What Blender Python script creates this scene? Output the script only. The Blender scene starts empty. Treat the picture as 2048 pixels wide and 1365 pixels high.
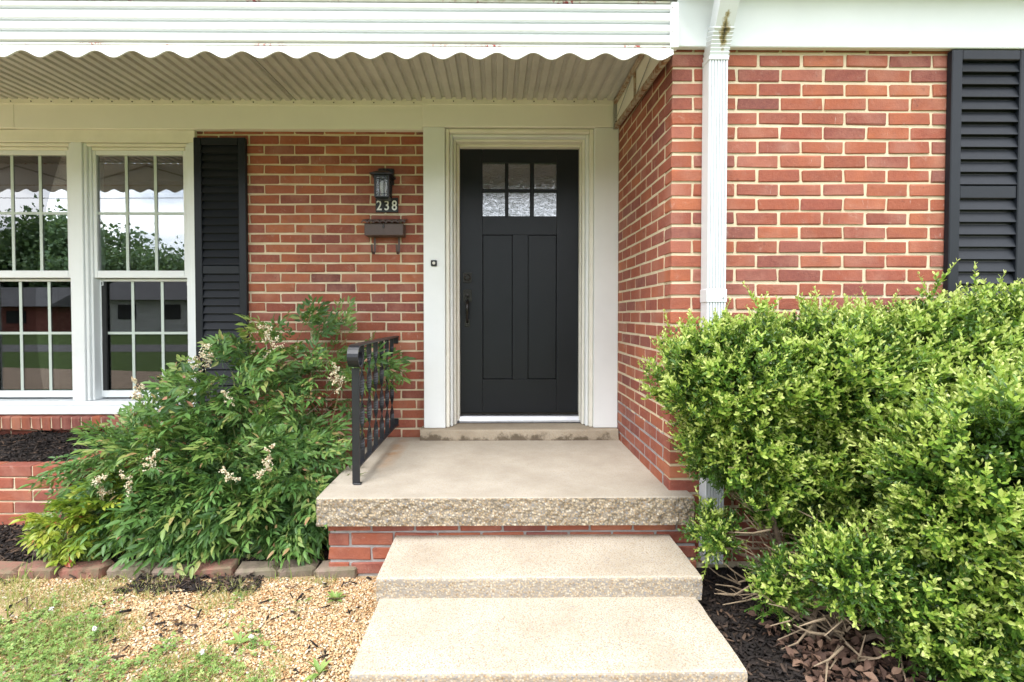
import bpy, bmesh, math, random
import numpy as np
from mathutils import Vector, Matrix, noise
R = math.radians
random.seed(7); rng = np.random.default_rng(7)
sc = bpy.context.scene
COL = sc.collection

# ------------------------------------------------------------------ camera
cam = bpy.data.cameras.new('camera')
cam.sensor_width = 36; cam.lens = 1020/2048*36
cam.shift_x = (1024-1002)/2048; cam.shift_y = (653-682.5)/2048
cam.clip_start = .05; cam.clip_end = 2000
co = bpy.data.objects.new('camera', cam); COL.objects.link(co)
co.location = (0, -3.669, .8725)
co.rotation_euler = (R(90-1.23), 0, R(-.56))
sc.camera = co

# ------------------------------------------------------------------ sky and sun
SUN_EL, SUN_AZ = 58, -28          # azimuth from behind the camera, towards the left
w = bpy.data.worlds.new('World'); sc.world = w; w.use_nodes = True
nt = w.node_tree; nt.nodes.clear()
def wn(t): return nt.nodes.new(t)
out = wn('ShaderNodeOutputWorld'); bg = wn('ShaderNodeBackground'); sky = wn('ShaderNodeTexSky')
sky.sky_type = 'NISHITA'; sky.sun_disc = False
sky.sun_elevation = R(SUN_EL); sky.sun_rotation = R(180+SUN_AZ)
sky.air_density = 1.0; sky.dust_density = 2.0
tc = wn('ShaderNodeTexCoord'); mp = wn('ShaderNodeMapping'); mp.inputs['Scale'].default_value = (1, 1, 2.6)
nz = wn('ShaderNodeTexNoise'); nz.inputs['Scale'].default_value = 3.2; nz.inputs['Detail'].default_value = 9; nz.inputs['Roughness'].default_value = .58
rp = wn('ShaderNodeValToRGB'); rp.color_ramp.elements[0].position = .32; rp.color_ramp.elements[1].position = .56
rp.color_ramp.elements[0].color = (.45, .45, .45, 1)
nz2 = wn('ShaderNodeTexNoise'); nz2.inputs['Scale'].default_value = 6; nz2.inputs['Detail'].default_value = 8
rp2 = wn('ShaderNodeValToRGB'); rp2.color_ramp.elements[0].color = (4.2, 4.6, 5.3, 1); rp2.color_ramp.elements[1].color = (11.5, 11.6, 11.8, 1)
rp2.color_ramp.elements[0].position = .34; rp2.color_ramp.elements[1].position = .62
mx = wn('ShaderNodeMix'); mx.data_type = 'RGBA'
L = nt.links.new
L(tc.outputs['Generated'], mp.inputs[0]); L(mp.outputs[0], nz.inputs['Vector']); L(mp.outputs[0], nz2.inputs['Vector'])
L(nz.outputs[0], rp.inputs[0]); L(rp.outputs[0], mx.inputs[0]); L(nz2.outputs[0], rp2.inputs[0])
L(sky.outputs[0], mx.inputs[6]); L(rp2.outputs[0], mx.inputs[7]); L(mx.outputs[2], bg.inputs[0]); L(bg.outputs[0], out.inputs[0])
bg.inputs[1].default_value = .15
sl = bpy.data.lights.new('sun', 'SUN'); sl.energy = 1.25; sl.angle = R(22); sl.color = (1, .975, .94)
so = bpy.data.objects.new('sun', sl); COL.objects.link(so)
d = Vector((math.sin(R(SUN_AZ))*math.cos(R(SUN_EL)), -math.cos(R(SUN_AZ))*math.cos(R(SUN_EL)), math.sin(R(SUN_EL))))
so.rotation_euler = d.to_track_quat('Z', 'Y').to_euler(); so.location = d*30

sc.render.engine = 'CYCLES'
sc.view_settings.view_transform = 'Standard'; sc.view_settings.look = 'None'
sc.view_settings.exposure = 1.4; sc.view_settings.gamma = 1
sc.view_settings.use_curve_mapping = False
sc.cycles.use_denoising = True
sc.cycles.max_bounces = 8; sc.cycles.diffuse_bounces = 4; sc.cycles.glossy_bounces = 4
sc.cycles.transparent_max_bounces = 8; sc.cycles.caustics_reflective = False; sc.cycles.caustics_refractive = False

# ------------------------------------------------------------------ mesh helpers
class MB:
    def __init__(s): s.v = []; s.f = []; s.mi = []
    def add(s, vs, fs, mi=0):
        o = len(s.v); s.v += [tuple(p) for p in vs]; s.f += [tuple(i+o for i in q) for q in fs]; s.mi += [mi]*len(fs); return s
    def box(s, x0, x1, y0, y1, z0, z1, mi=0):
        return s.add([(x, y, z) for x in (x0, x1) for y in (y0, y1) for z in (z0, z1)],
                     [(0,1,3,2), (4,6,7,5), (0,4,5,1), (2,3,7,6), (0,2,6,4), (1,5,7,3)], mi)
    def cbox(s, x0, x1, y0, y1, z0, z1, b=.003, jit=0):
        lo, hi = (x0, y0, z0), (x1, y1, z1); idx = {}; vs = []
        for a in range(3):
            for c in range(8):
                sg = ((c >> 0) & 1, (c >> 1) & 1, (c >> 2) & 1); p = []
                for k in range(3):
                    e = hi[k] if sg[k] else lo[k]
                    if k != a: e += -b if sg[k] else b
                    p.append(e + (random.uniform(-jit, jit)*(.35 if k == 1 else 1) if jit else 0))
                idx[(a, sg)] = len(vs); vs.append(p)
        fs = []
        for a in range(3):
            b1, c1 = [k for k in range(3) if k != a]
            for sa in (0, 1):
                q = []
                for (u, v) in ((0,0), (1,0), (1,1), (0,1)):
                    g = [0]*3; g[a] = sa; g[b1] = u; g[c1] = v; q.append(idx[(a, tuple(g))])
                fs.append(tuple(q))
        for c in range(3):
            a, b1 = [k for k in range(3) if k != c]
            for sa in (0, 1):
                for sb in (0, 1):
                    g0 = [0]*3; g0[a] = sa; g0[b1] = sb; g1 = list(g0); g1[c] = 1
                    fs.append((idx[(a, tuple(g0))], idx[(a, tuple(g1))], idx[(b1, tuple(g1))], idx[(b1, tuple(g0))]))
        for c in range(8):
            sg = ((c >> 0) & 1, (c >> 1) & 1, (c >> 2) & 1)
            fs.append(tuple(idx[(a, sg)] for a in range(3)))
        return s.add(vs, fs)
    def prism(s, poly, axis, a0, a1, mi=0):
        n = len(poly)
        def P(u, v, t): return (t, u, v) if axis == 'x' else ((u, t, v) if axis == 'y' else (u, v, t))
        vs = [P(u, v, a0) for u, v in poly] + [P(u, v, a1) for u, v in poly]
        fs = [tuple(range(n)), tuple(range(2*n-1, n-1, -1))] + [(i, (i+1) % n, n+(i+1) % n, n+i) for i in range(n)]
        return s.add(vs, fs, mi)
    def tube(s, pts, r, n=8, cap=True, mi=0):
        pts = [Vector(p) for p in pts]; m = len(pts); rr = r if isinstance(r, (list, tuple)) else [r]*m
        vs = []; ref = None
        for i, p in enumerate(pts):
            t = (pts[min(i+1, m-1)]-pts[max(i-1, 0)]).normalized()
            if ref is None: ref = t.orthogonal().normalized()
            ref = (ref - t*ref.dot(t)).normalized(); b = t.cross(ref)
            for k in range(n):
                a = 2*math.pi*k/n; vs.append(p+(ref*math.cos(a)+b*math.sin(a))*rr[i])
        fs = [(i*n+k, i*n+(k+1) % n, (i+1)*n+(k+1) % n, (i+1)*n+k) for i in range(m-1) for k in range(n)]
        if cap: fs += [tuple(range(n-1, -1, -1)), tuple(range((m-1)*n, m*n))]
        return s.add(vs, fs, mi)
    def bar(s, p0, p1, w, h, up=(0, 0, 1)):
        p0, p1 = Vector(p0), Vector(p1); t = (p1-p0).normalized(); sd = t.cross(Vector(up)).normalized(); u = sd.cross(t)
        c = [sd*w/2*a+u*h/2*b for a, b in ((-1,-1), (1,-1), (1,1), (-1,1))]
        return s.add([p0+q for q in c]+[p1+q for q in c], [(3,2,1,0), (4,5,6,7)]+[(i, (i+1) % 4, 4+(i+1) % 4, 4+i) for i in range(4)])
    def strip(s, pts, ws, wdir, th):
        """flat bar swept along pts: width along wdir, thickness th"""
        pts = [Vector(p) for p in pts]; wd = Vector(wdir); m = len(pts); vs = []
        for i, p in enumerate(pts):
            t = (pts[min(i+1, m-1)]-pts[max(i-1, 0)]).normalized(); nn = t.cross(wd).normalized()
            for a, b in ((-1,-1), (1,-1), (1,1), (-1,1)): vs.append(p+wd*ws/2*a+nn*th/2*b)
        fs = [(i*4+k, i*4+(k+1) % 4, i*4+4+(k+1) % 4, i*4+4+k) for i in range(m-1) for k in range(4)]+[(3,2,1,0), tuple(range(4*m-4, 4*m))]
        return s.add(vs, fs)
    def mesh(s, name, mats, off=(0, 0, 0), smooth=False, fix=True):
        me = bpy.data.meshes.new(name)
        me.from_pydata([(p[0]-off[0], p[1]-off[1], p[2]-off[2]) for p in s.v], [], s.f)
        for m in (mats if isinstance(mats, (list, tuple)) else [mats]): me.materials.append(m)
        me.polygons.foreach_set('material_index', s.mi)
        if fix:
            bm = bmesh.new(); bm.from_mesh(me); bmesh.ops.recalc_face_normals(bm, faces=bm.faces); bm.to_mesh(me); bm.free()
        if smooth: me.polygons.foreach_set('use_smooth', [True]*len(me.polygons))
        me.update(); return me
    def build(s, name, mats, parent=None, smooth=False, fix=True):
        off = wloc(parent)
        if parent is None:
            a = np.array(s.v); off = ((a[:, 0].min()+a[:, 0].max())/2, (a[:, 1].min()+a[:, 1].max())/2, a[:, 2].min())
        me = s.mesh(name, mats, off, smooth, fix)
        o = bpy.data.objects.new(name, me); COL.objects.link(o)
        if parent is None: o.location = off
        else: o.parent = parent
        return o
def wloc(o):
    l = Vector((0, 0, 0))
    while o is not None: l = l+o.location; o = o.parent
    return l
def empty(name, loc):
    o = bpy.data.objects.new(name, None); COL.objects.link(o); o.location = loc; o.empty_display_size = .1; return o
def tag(o, label, cat, group=None, kind=None):
    o['label'] = label; o['category'] = cat
    if group: o['group'] = group
    o['kind'] = kind or 'thing'
    return o
def struct(o, label=None): 
    o['kind'] = 'structure'
    if label: o['label'] = label
    return o
def thing(name, loc, label, cat, group=None): return tag(empty(name, loc), label, cat, group)
def put(name, me, loc, parent=None, rot=None, scale=None):
    o = bpy.data.objects.new(name, me); COL.objects.link(o)
    if parent is not None: o.parent = parent; o.location = Vector(loc)-wloc(parent)
    else: o.location = loc
    if rot: o.rotation_euler = rot
    if scale: o.scale = scale
    return o
def np_mesh(name, V, T, mat, tone=None, smooth=False):
    me = bpy.data.meshes.new(name); V = np.asarray(V, np.float32); T = np.asarray(T, np.int32)
    me.vertices.add(len(V)); me.vertices.foreach_set('co', V.ravel())
    me.loops.add(T.size); me.loops.foreach_set('vertex_index', T.ravel())
    me.polygons.add(len(T)); me.polygons.foreach_set('loop_start', np.arange(len(T), dtype=np.int32)*3)
    me.polygons.foreach_set('loop_total', np.full(len(T), 3, np.int32))
    if smooth: me.polygons.foreach_set('use_smooth', np.ones(len(T), bool))
    if tone is not None:
        at = me.attributes.new('tone', 'FLOAT', 'POINT'); at.data.foreach_set('value', np.asarray(tone, np.float32))
    me.materials.append(mat); me.update(calc_edges=True); me.validate(); return me
def instance(V, T, tone, Rm, P, dtone=None):
    """many transformed copies of one template as arrays"""
    k, n = len(P), len(V)
    VV = np.einsum('kij,nj->kni', Rm, V)+P[:, None, :]
    TT = T[None]+(np.arange(k)*n)[:, None, None]
    tt = np.repeat(tone[None], k, 0)
    if dtone is not None: tt = tt+dtone[:, None]
    return VV.reshape(-1, 3), TT.reshape(-1, 3), tt.ravel()
def cat_parts(parts):
    Vs, Ts, ts, o = [], [], [], 0
    for V, T, t in parts: Vs.append(V); Ts.append(T+o); ts.append(t); o += len(V)
    return np.concatenate(Vs), np.concatenate(Ts), np.concatenate(ts)
def frames(X, up=None, roll=None):
    """rotation matrices (columns x,y,z) with x along X"""
    X = X/np.linalg.norm(X, axis=1, keepdims=True); k = len(X)
    U = np.tile([0, 0, 1.], (k, 1)) if up is None else up
    U = U+rng.normal(0, .15, U.shape)
    Yv = np.cross(U, X); Yv /= np.linalg.norm(Yv, axis=1, keepdims=True)+1e-9; Zv = np.cross(X, Yv)
    if roll is not None:
        c, s_ = np.cos(roll)[:, None], np.sin(roll)[:, None]; Yv, Zv = Yv*c+Zv*s_, Zv*c-Yv*s_
    return np.stack([X, Yv, Zv], 2)

# ------------------------------------------------------------------ materials
class NT:
    def __init__(s, name):
        s.m = bpy.data.materials.new(name); s.m.use_nodes = True; s.t = s.m.node_tree
        s.b = s.t.nodes['Principled BSDF']; s.o = s.t.nodes['Material Output']
    def n(s, typ, **kw):
        nd = s.t.nodes.new('ShaderNode'+typ)
        for k, v in kw.items():
            if k.startswith('_'): setattr(nd, k[1:], v); continue
            key = int(k[1:]) if k[0] == 'i' and k[1:].isdigit() else k.replace('__', ' ')
            if hasattr(v, 'links') or isinstance(v, bpy.types.NodeSocket): s.t.links.new(v, nd.inputs[key])
            else: nd.inputs[key].default_value = v
        return nd
    def link(s, a, b): s.t.links.new(a, b)
    def coord(s, which='Object'):
        return s.n('TexCoord').outputs[which]
    def noise(s, vec, scale, detail=4, rough=.55, dist=0):
        return s.n('TexNoise', Vector=vec, Scale=scale, Detail=detail, Roughness=rough, Distortion=dist).outputs['Fac']
    def ramp(s, fac, stops, interp='LINEAR'):
        nd = s.n('ValToRGB', Fac=fac); r = nd.color_ramp; r.interpolation = interp
        while len(r.elements) < len(stops): r.elements.new(.5)
        for e, (p, c) in zip(r.elements, stops):
            e.position = p; e.color = (c, c, c, 1) if isinstance(c, (int, float)) else (*c, 1)
        return nd.outputs[0]
    def mix(s, fac, a, b, mode='MIX'):
        nd = s.t.nodes.new('ShaderNodeMix'); nd.data_type = 'RGBA'; nd.blend_type = mode
        for i, v in ((0, fac), (6, a), (7, b)):
            if isinstance(v, bpy.types.NodeSocket): s.t.links.new(v, nd.inputs[i])
            elif i == 0: nd.inputs[0].default_value = v
            else: nd.inputs[i].default_value = (*v, 1) if len(v) == 3 else v
        return nd.outputs[2]
    def math(s, op, a, b=None, c=None):
        nd = s.t.nodes.new('ShaderNodeMath'); nd.operation = op
        for i, v in enumerate((a, b, c)):
            if v is None: continue
            if isinstance(v, bpy.types.NodeSocket): s.t.links.new(v, nd.inputs[i])
            else: nd.inputs[i].default_value = v
        return nd.outputs[0]
    def bump(s, h, strength=.3, dist=.01):
        s.link(s.n('Bump', Height=h, Strength=strength, Distance=dist).outputs[0], s.b.inputs['Normal'])
    def set(s, col=None, rough=None, metal=None, spec=None):
        for key, v in (('Base Color', col), ('Roughness', rough), ('Metallic', metal), ('Specular IOR Level', spec)):
            if v is None: continue
            if isinstance(v, bpy.types.NodeSocket): s.link(v, s.b.inputs[key])
            else: s.b.inputs[key].default_value = (*v, 1) if isinstance(v, tuple) else v
        return s.m

def mat_plain(name, col, rough=.5, var=.12, scale=6, metal=0, spec=.5, bump=0, bscale=60, dirt=None):
    t = NT(name); c = t.coord(); n1 = t.noise(c, scale, 6, .6)
    lo = tuple(x*(1-var) for x in col); hi = tuple(min(1, x*(1+var*.6)) for x in col)
    k = t.ramp(n1, [(.3, lo), (.7, hi)])
    if dirt:
        n2 = t.noise(c, dirt[1], 8, .7); k = t.mix(t.ramp(n2, [(dirt[2], 0), (min(1, dirt[2]+.14), 1)]), k, dirt[0])
    t.set(k, t.math('ADD', rough-.06, t.math('MULTIPLY', t.noise(c, scale*4, 4), .12)), metal, spec)
    if bump: t.bump(t.noise(c, bscale, 5, .6), bump, .004)
    return t.m

def mat_brick(name, hue=1.0):
    t = NT(name); oi = t.n('ObjectInfo'); rnd = oi.outputs['Random']; c = t.coord()
    cv = t.n('VectorMath', _operation='ADD', i0=c, i1=t.n('CombineXYZ', X=t.math('MULTIPLY', rnd, 37.), Y=t.math('MULTIPLY', rnd, 11.), Z=t.math('MULTIPLY', rnd, 53.)).outputs[0]).outputs[0]
    base = t.ramp(rnd, [(0, (.27, .078, .046)), (.12, (.37, .112, .056)), (.24, (.30, .082, .052)), (.33, (.20, .066, .056)), (.42, (.34, .10, .060)), (.52, (.43, .145, .068)),
                        (.62, (.28, .080, .050)), (.70, (.37, .130, .088)), (.78, (.15, .056, .054)), (.84, (.31, .088, .052)), (.92, (.40, .122, .056)), (1, (.25, .084, .066))])
    n1 = t.noise(cv, 9, 6, .62); n2 = t.noise(cv, 55, 6, .7)
    k = t.mix(t.ramp(n1, [(.38, 0), (.72, .8)]), base, t.mix(.6, base, (.15, .055, .052)))
    k = t.mix(t.ramp(n2, [(.35, 0), (.8, .45)]), k, (.40, .15, .10))
    n3 = t.noise(cv, 14, 8, .75, .4)
    k = t.mix(t.ramp(n3, [(.58, 0), (.76, .6)]), k, (.48, .33, .27))
    st = t.n('Mapping', _vector_type='POINT', Vector=cv, Scale=(70., 70., 9.)).outputs[0]
    k = t.mix(t.ramp(t.noise(st, 1., 4, .6), [(.70, 0), (.78, .7)]), k, (.62, .55, .50))
    k = t.mix(t.ramp(t.noise(cv, 4., 4, .6), [(.5, .0), (.75, .5)]), k, (.46, .24, .18))
    n4 = t.noise(cv, 26, 5, .6); k = t.mix(t.ramp(n4, [(.24, .6), (.34, 0)]), k, (.11, .045, .04))
    t.set(k, .85, 0, .25)
    t.bump(t.math('ADD', n2, t.math('MULTIPLY', t.noise(cv, 160, 3), .6)), .8, .004); return t.m
def mat_mortar(name, grey_below=-9):
    t = NT(name); c = t.coord(); g = t.n('NewGeometry').outputs['Position']; z = t.n('SeparateXYZ', Vector=g).outputs['Z']
    n1 = t.noise(g, 7, 7, .65); k = t.ramp(n1, [(.3, (.56, .46, .31)), (.7, (.74, .64, .47))])
    zz = t.math('ADD', z, t.math('MULTIPLY', n1, .12))
    gr = t.ramp(t.noise(g, 18, 6, .7), [(.3, (.26, .25, .24)), (.7, (.44, .42, .41))])
    k = t.mix(t.math('LESS_THAN', zz, grey_below), k, gr)
    t.set(k, .95, 0, .1); t.bump(t.noise(g, 130, 5, .7), .7, .004); return t.m
def mat_concrete(name, smooth=True, agg=.5, tint=(1, 1, 1), scale=95, pd=.82, stain=None):
    t = NT(name); g = t.n('NewGeometry').outputs['Position']
    v = t.n('TexVoronoi', Vector=g, Scale=scale); cell = t.n('SeparateColor', Color=v.outputs['Color']).outputs[0]
    peb = t.ramp(cell, [(0, (.48, .36, .22)), (.25, (.62, .50, .34)), (.45, (.36, .24, .13)), (.55, (.66, .58, .45)), (.72, (.30, .30, .31)), (.8, (.58, .46, .30)), (1, (.70, .63, .52))], 'CONSTANT')
    n1 = t.noise(g, 3.2, 8, .62); n2 = t.noise(g, 40, 6, .7); n3 = t.noise(g, 260, 3, .6)
    paste = t.ramp(n1, [(.3, (.43*tint[0], .38*tint[1], .31*tint[2])), (.7, (.62*tint[0], .57*tint[1], .49*tint[2]))])
    paste = t.mix(t.ramp(n3, [(.48, 0), (.7, .6)]), paste, (.36, .27, .18))
    fac = t.ramp(t.math('ADD', n2, t.math('MULTIPLY', n1, .3)), [(.45, max(0, agg-.25)), (.85, min(1, agg+.35))])
    edge = t.ramp(v.outputs['Distance'], [(.35, 1), (.6, 0)])
    k = t.mix(t.math('MULTIPLY', fac, edge), paste, t.mix(1., peb, (pd, pd, pd), 'MULTIPLY'))
    if stain:
        q = t.n('SeparateXYZ', Vector=g); n5 = t.noise(g, 9, 6, .65)
        if stain == 'rust':
            fx = t.math('SUBTRACT', 1., t.math('MULTIPLY', t.math('ABSOLUTE', t.math('ADD', q.outputs['X'], .655)), 13.)); fy = t.math('SUBTRACT', 1., t.math('MULTIPLY', t.math('ABSOLUTE', t.math('ADD', q.outputs['Y'], .42)), 2.1))
            f = t.math('MULTIPLY', t.math('MAXIMUM', fx, 0.), t.math('MULTIPLY', t.math('MAXIMUM', fy, 0.), t.ramp(n5, [(.3, 0), (.6, 1)]))); k = t.mix(f, k, (.36, .19, .08))
            k = t.mix(t.ramp(t.noise(g, 1.7, 7, .7), [(.5, 0), (.75, .35)]), k, (.34, .29, .23))
        else:
            f = t.math('SUBTRACT', t.math('ADD', n5, t.math('MULTIPLY', t.noise(g, 40, 5, .7), .35)), t.math('MULTIPLY', q.outputs['Z'], 5.)); k = t.mix(t.ramp(f, [(.50, 0), (.64, .85)]), k, (.10, .075, .05))
    t.set(k, .88, 0, .25)
    h = t.math('SUBTRACT', t.math('MULTIPLY', n3, .5), t.math('MULTIPLY', v.outputs['Distance'], .6 if not smooth else .2))
    t.bump(h, .75 if not smooth else .3, .005); return t.m
def mat_leaf(name, stops, rough=.38, trans=.28, spec=.5, jitter=.0):
    t = NT(name); a = t.n('Attribute', _attribute_name='tone').outputs['Fac']; g = t.n('NewGeometry').outputs['Position']
    n = t.noise(g, 9, 3); fac = t.math('ADD', a, t.math('MULTIPLY', t.math('SUBTRACT', n, .5), .34))
    k = t.ramp(fac, stops); t.set(k, rough, 0, spec)
    tr = t.n('BsdfTranslucent', Color=t.mix(.35, k, (.30, .42, .04), 'MIX'))
    ms = t.n('MixShader', Fac=trans); t.link(t.b.outputs[0], ms.inputs[1]); t.link(tr.outputs[0], ms.inputs[2]); t.link(ms.outputs[0], t.o.inputs[0]); return t.m
def mat_glass(name, tint, refl=.2, bump=0, bscale=30, rough=.0):
    t = NT(name); t.t.nodes.remove(t.b)
    gl = t.n('BsdfGlossy', Color=(.95, .97, 1, 1), Roughness=rough); tr = t.n('BsdfTransparent', Color=(*tint, 1))
    lw = t.n('Fresnel', IOR=1.5).outputs[0]; fac = t.math('ADD', refl, t.math('MULTIPLY', lw, .9))
    if bump:
        b = t.n('Bump', Height=t.noise(t.coord(), bscale, 4, .6, 1.5), Strength=bump, Distance=.01).outputs[0]; t.link(b, gl.inputs['Normal'])
    ms = t.n('MixShader', Fac=t.math('MINIMUM', fac, 1.)); t.link(tr.outputs[0], ms.inputs[1]); t.link(gl.outputs[0], ms.inputs[2]); t.link(ms.outputs[0], t.o.inputs[0]); return t.m
def mat_tone(name, stops, rough=.9, bump=.4, bscale=120, spec=.3):
    t = NT(name); a = t.n('Attribute', _attribute_name='tone').outputs['Fac']; g = t.n('NewGeometry').outputs['Position']
    k = t.ramp(a, stops); k = t.mix(t.ramp(t.noise(g, 90, 4, .6), [(.3, .0), (.8, .35)]), k, tuple(x*.5 for x in stops[len(stops)//2][1]))
    t.set(k, rough, 0, spec); t.bump(t.noise(g, bscale, 4), bump, .003); return t.m

M = {}
M['brick'] = mat_brick('brick'); M['mortar'] = mat_mortar('mortar'); M['mortar_grey'] = mat_mortar('mortar_repointed', .33); M['mortar_dark'] = mat_mortar('mortar_foundation', 9)
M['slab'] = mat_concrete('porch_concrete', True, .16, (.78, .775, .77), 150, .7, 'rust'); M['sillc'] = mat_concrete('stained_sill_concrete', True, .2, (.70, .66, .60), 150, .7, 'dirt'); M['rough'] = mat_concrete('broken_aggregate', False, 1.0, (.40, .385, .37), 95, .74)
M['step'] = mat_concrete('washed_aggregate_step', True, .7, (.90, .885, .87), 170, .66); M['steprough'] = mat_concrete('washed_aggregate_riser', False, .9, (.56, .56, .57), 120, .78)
M['white'] = mat_plain('white_vinyl', (.76, .79, .80), .42, .05, 3, spec=.4, dirt=((.5, .48, .42), 9, .74))
M['spout'] = mat_plain('white_downspout', (.62, .65, .67), .4, .04, 3, dirt=((.45, .43, .38), 14, .70))
M['trim'] = mat_plain('white_trim_paint', (.80, .82, .82), .5, .06, 2.5, dirt=((.52, .50, .42), 7, .72), bump=.08, bscale=40)
M['cream'] = mat_plain('cream_paint', (.82, .79, .70), .5, .08, 5, dirt=((.46, .38, .22), 12, .67), bump=.1, bscale=60)
M['frieze'] = mat_plain('cream_metal_trim', (.84, .82, .75), .5, .05, 1.6, dirt=((.55, .48, .32), 6, .72))
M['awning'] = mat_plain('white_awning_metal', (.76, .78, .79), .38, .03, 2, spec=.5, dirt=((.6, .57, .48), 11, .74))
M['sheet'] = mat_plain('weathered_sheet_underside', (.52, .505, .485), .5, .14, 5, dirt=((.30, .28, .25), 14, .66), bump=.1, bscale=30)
M['galv'] = mat_plain('galvanised_steel', (.42, .42, .40), .45, .2, 12, .6, dirt=((.26, .12, .05), 20, .58))
M['rust'] = mat_plain('rusting_painted_steel', (.44, .36, .28), .75, .3, 22, .1, dirt=((.24, .10, .04), 25, .47), bump=.3, bscale=90)
M['door'] = mat_plain('black_door_paint', (.008, .0095, .014), .36, .1, 4, spec=.32, bump=.03, bscale=120)
M['shutter'] = mat_plain('dark_shutter_plastic', (.009, .0115, .016), .42, .12, 8, spec=.3, bump=.06, bscale=200)
M['iron'] = mat_plain('black_wrought_iron', (.012, .013, .017), .36, .2, 18, .0, bump=.15, bscale=70, dirt=((.10, .09, .09), 40, .7))
M['hard'] = mat_plain('black_bronze_hardware', (.035, .032, .030), .24, .1, 20, .7)
M['brown'] = mat_plain('brown_painted_metal', (.085, .056, .050), .5, .14, 12, bump=.06, bscale=80, dirt=((.13, .095, .08), 30, .66))
M['plaque'] = mat_plain('black_plaque', (.010, .011, .014), .45, .1, 10)
M['digit'] = mat_plain('white_digits', (.78, .78, .74), .5, .05, 10)
M['bulb'] = mat_plain('frosted_bulb', (.78, .77, .74), .25, .03, 10)
M['threshold'] = mat_plain('aluminium_threshold', (.62, .63, .66), .35, .08, 10, .5)
M['button'] = mat_plain('doorbell_button', (.75, .73, .66), .4, .03, 10)
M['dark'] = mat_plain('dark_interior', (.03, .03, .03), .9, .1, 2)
M['screen'] = mat_plain('insect_screen', (.022, .023, .024), .85, .08, 300)
M['muntin'] = mat_plain('pale_grille', (.50, .57, .52), .5, .03, 4)
M['glass'] = mat_glass('window_glass', (.95, .97, .96), .15); M['glasslow'] = mat_glass('screened_window_glass', (.5, .52, .52), .035)
M['doorglass'] = mat_glass('rippled_door_glass', (.3, .3, .3), .26, .16, 38, .01); M['seedglass'] = mat_glass('lantern_glass', (.85, .85, .82), .06, .25, 60, .1)
M['nandina'] = mat_leaf('nandina_leaf', [(0, (.026, .066, .020)), (.3, (.062, .145, .038)), (.55, (.125, .25, .06)), (.75, (.20, .30, .075)), (.87, (.32, .33, .11)), (1, (.42, .20, .13))], .42, .28, .4)
M['dwarf'] = mat_leaf('dwarf_nandina_leaf', [(0, (.06, .14, .02)), (.35, (.20, .30, .035)), (.7, (.36, .42, .05)), (.9, (.45, .36, .08)), (1, (.42, .10, .06))], .38, .3)
M['box'] = mat_leaf('boxwood_leaf', [(0, (.018, .046, .010)), (.28, (.065, .15, .022)), (.46, (.17, .31, .04)), (.66, (.38, .51, .085)), (1, (.62, .68, .24))], .33, .28)
M['grass'] = mat_leaf('grass_blade', [(0, (.09, .18, .03)), (.4, (.24, .34, .06)), (.7, (.46, .45, .16)), (1, (.64, .56, .34))], .6, .3)
M['clover'] = mat_leaf('clover_leaf', [(0, (.11, .21, .05)), (.6, (.23, .36, .085)), (1, (.40, .47, .15))], .55, .25)
M['tree'] = mat_leaf('tree_leaf', [(0, (.05, .10, .045)), (.6, (.09, .17, .07)), (1, (.14, .23, .09))], .6, .2)  # leaf tones lightened to stand in for distance haze
M['bark'] = mat_plain('bark', (.20, .145, .10), .9, .35, 30, bump=.5, bscale=90)
M['twig'] = mat_plain('pale_twig', (.36, .27, .18), .85, .3, 30, bump=.3, bscale=120)
M['stem'] = mat_plain('green_stem', (.15, .17, .06), .6, .3, 20)
M['mulch'] = mat_tone('dark_bark_mulch', [(0, (.008, .007, .007)), (.6, (.026, .020, .018)), (.9, (.07, .048, .036)), (1, (.16, .10, .065))], .85, .6)
M['litter'] = mat_tone('dry_leaf_litter', [(0, (.06, .035, .026)), (.5, (.135, .078, .056)), (1, (.25, .155, .105))], .8, .3)
M['gravel'] = mat_tone('pea_gravel', [(0, (.28, .13, .055)), (.25, (.46, .25, .11)), (.55, (.62, .42, .22)), (.8, (.70, .56, .36)), (1, (.76, .72, .64))], .75, .25)
M['flower'] = mat_tone('cream_flower', [(0, (.36, .20, .12)), (.3, (.60, .48, .30)), (.6, (.70, .64, .44)), (1, (.76, .73, .58))], .7, .1)
M['cloverflower'] = mat_tone('white_clover_flower', [(0, (.6, .6, .5)), (1, (.8, .8, .76))], .8, .1)
def mat_ground():
    t = NT('ground'); g = t.n('NewGeometry').outputs['Position']; n1 = t.noise(g, 1.3, 8, .65); n2 = t.noise(g, 30, 6, .7)
    grass = t.ramp(n2, [(.3, (.055, .095, .025)), (.7, (.13, .19, .05))]); soil = t.ramp(n2, [(.3, (.30, .22, .13)), (.7, (.56, .42, .25))])
    y = t.n('SeparateXYZ', Vector=g).outputs['Y']
    near = t.ramp(t.math('MULTIPLY', t.math('ADD', t.math('ADD', y, t.math('MULTIPLY', n1, .8)), 4.2), .5), [(.35, 0), (.75, 1)])
    t.set(t.mix(near, grass, soil), .95, 0, .15); t.bump(n2, .5, .02); return t.m
M['ground'] = mat_ground()
M['soil'] = mat_plain('dark_soil', (.035, .026, .021), .95, .5, 25, bump=.8, bscale=60)
M['asphalt'] = mat_plain('asphalt', (.16, .155, .15), .9, .15, 3); M['path'] = mat_plain('bare_gravel_drive', (.40, .29, .20), .95, .2, 3)
M['siding'] = mat_plain('pale_house_siding', (.52, .52, .50), .7, .08, 2); M['shingle'] = mat_plain('grey_shingle', (.16, .155, .16), .9, .15, 4)
M['wire'] = mat_plain('black_cable', (.02, .02, .02), .6, .1, 4)

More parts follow.
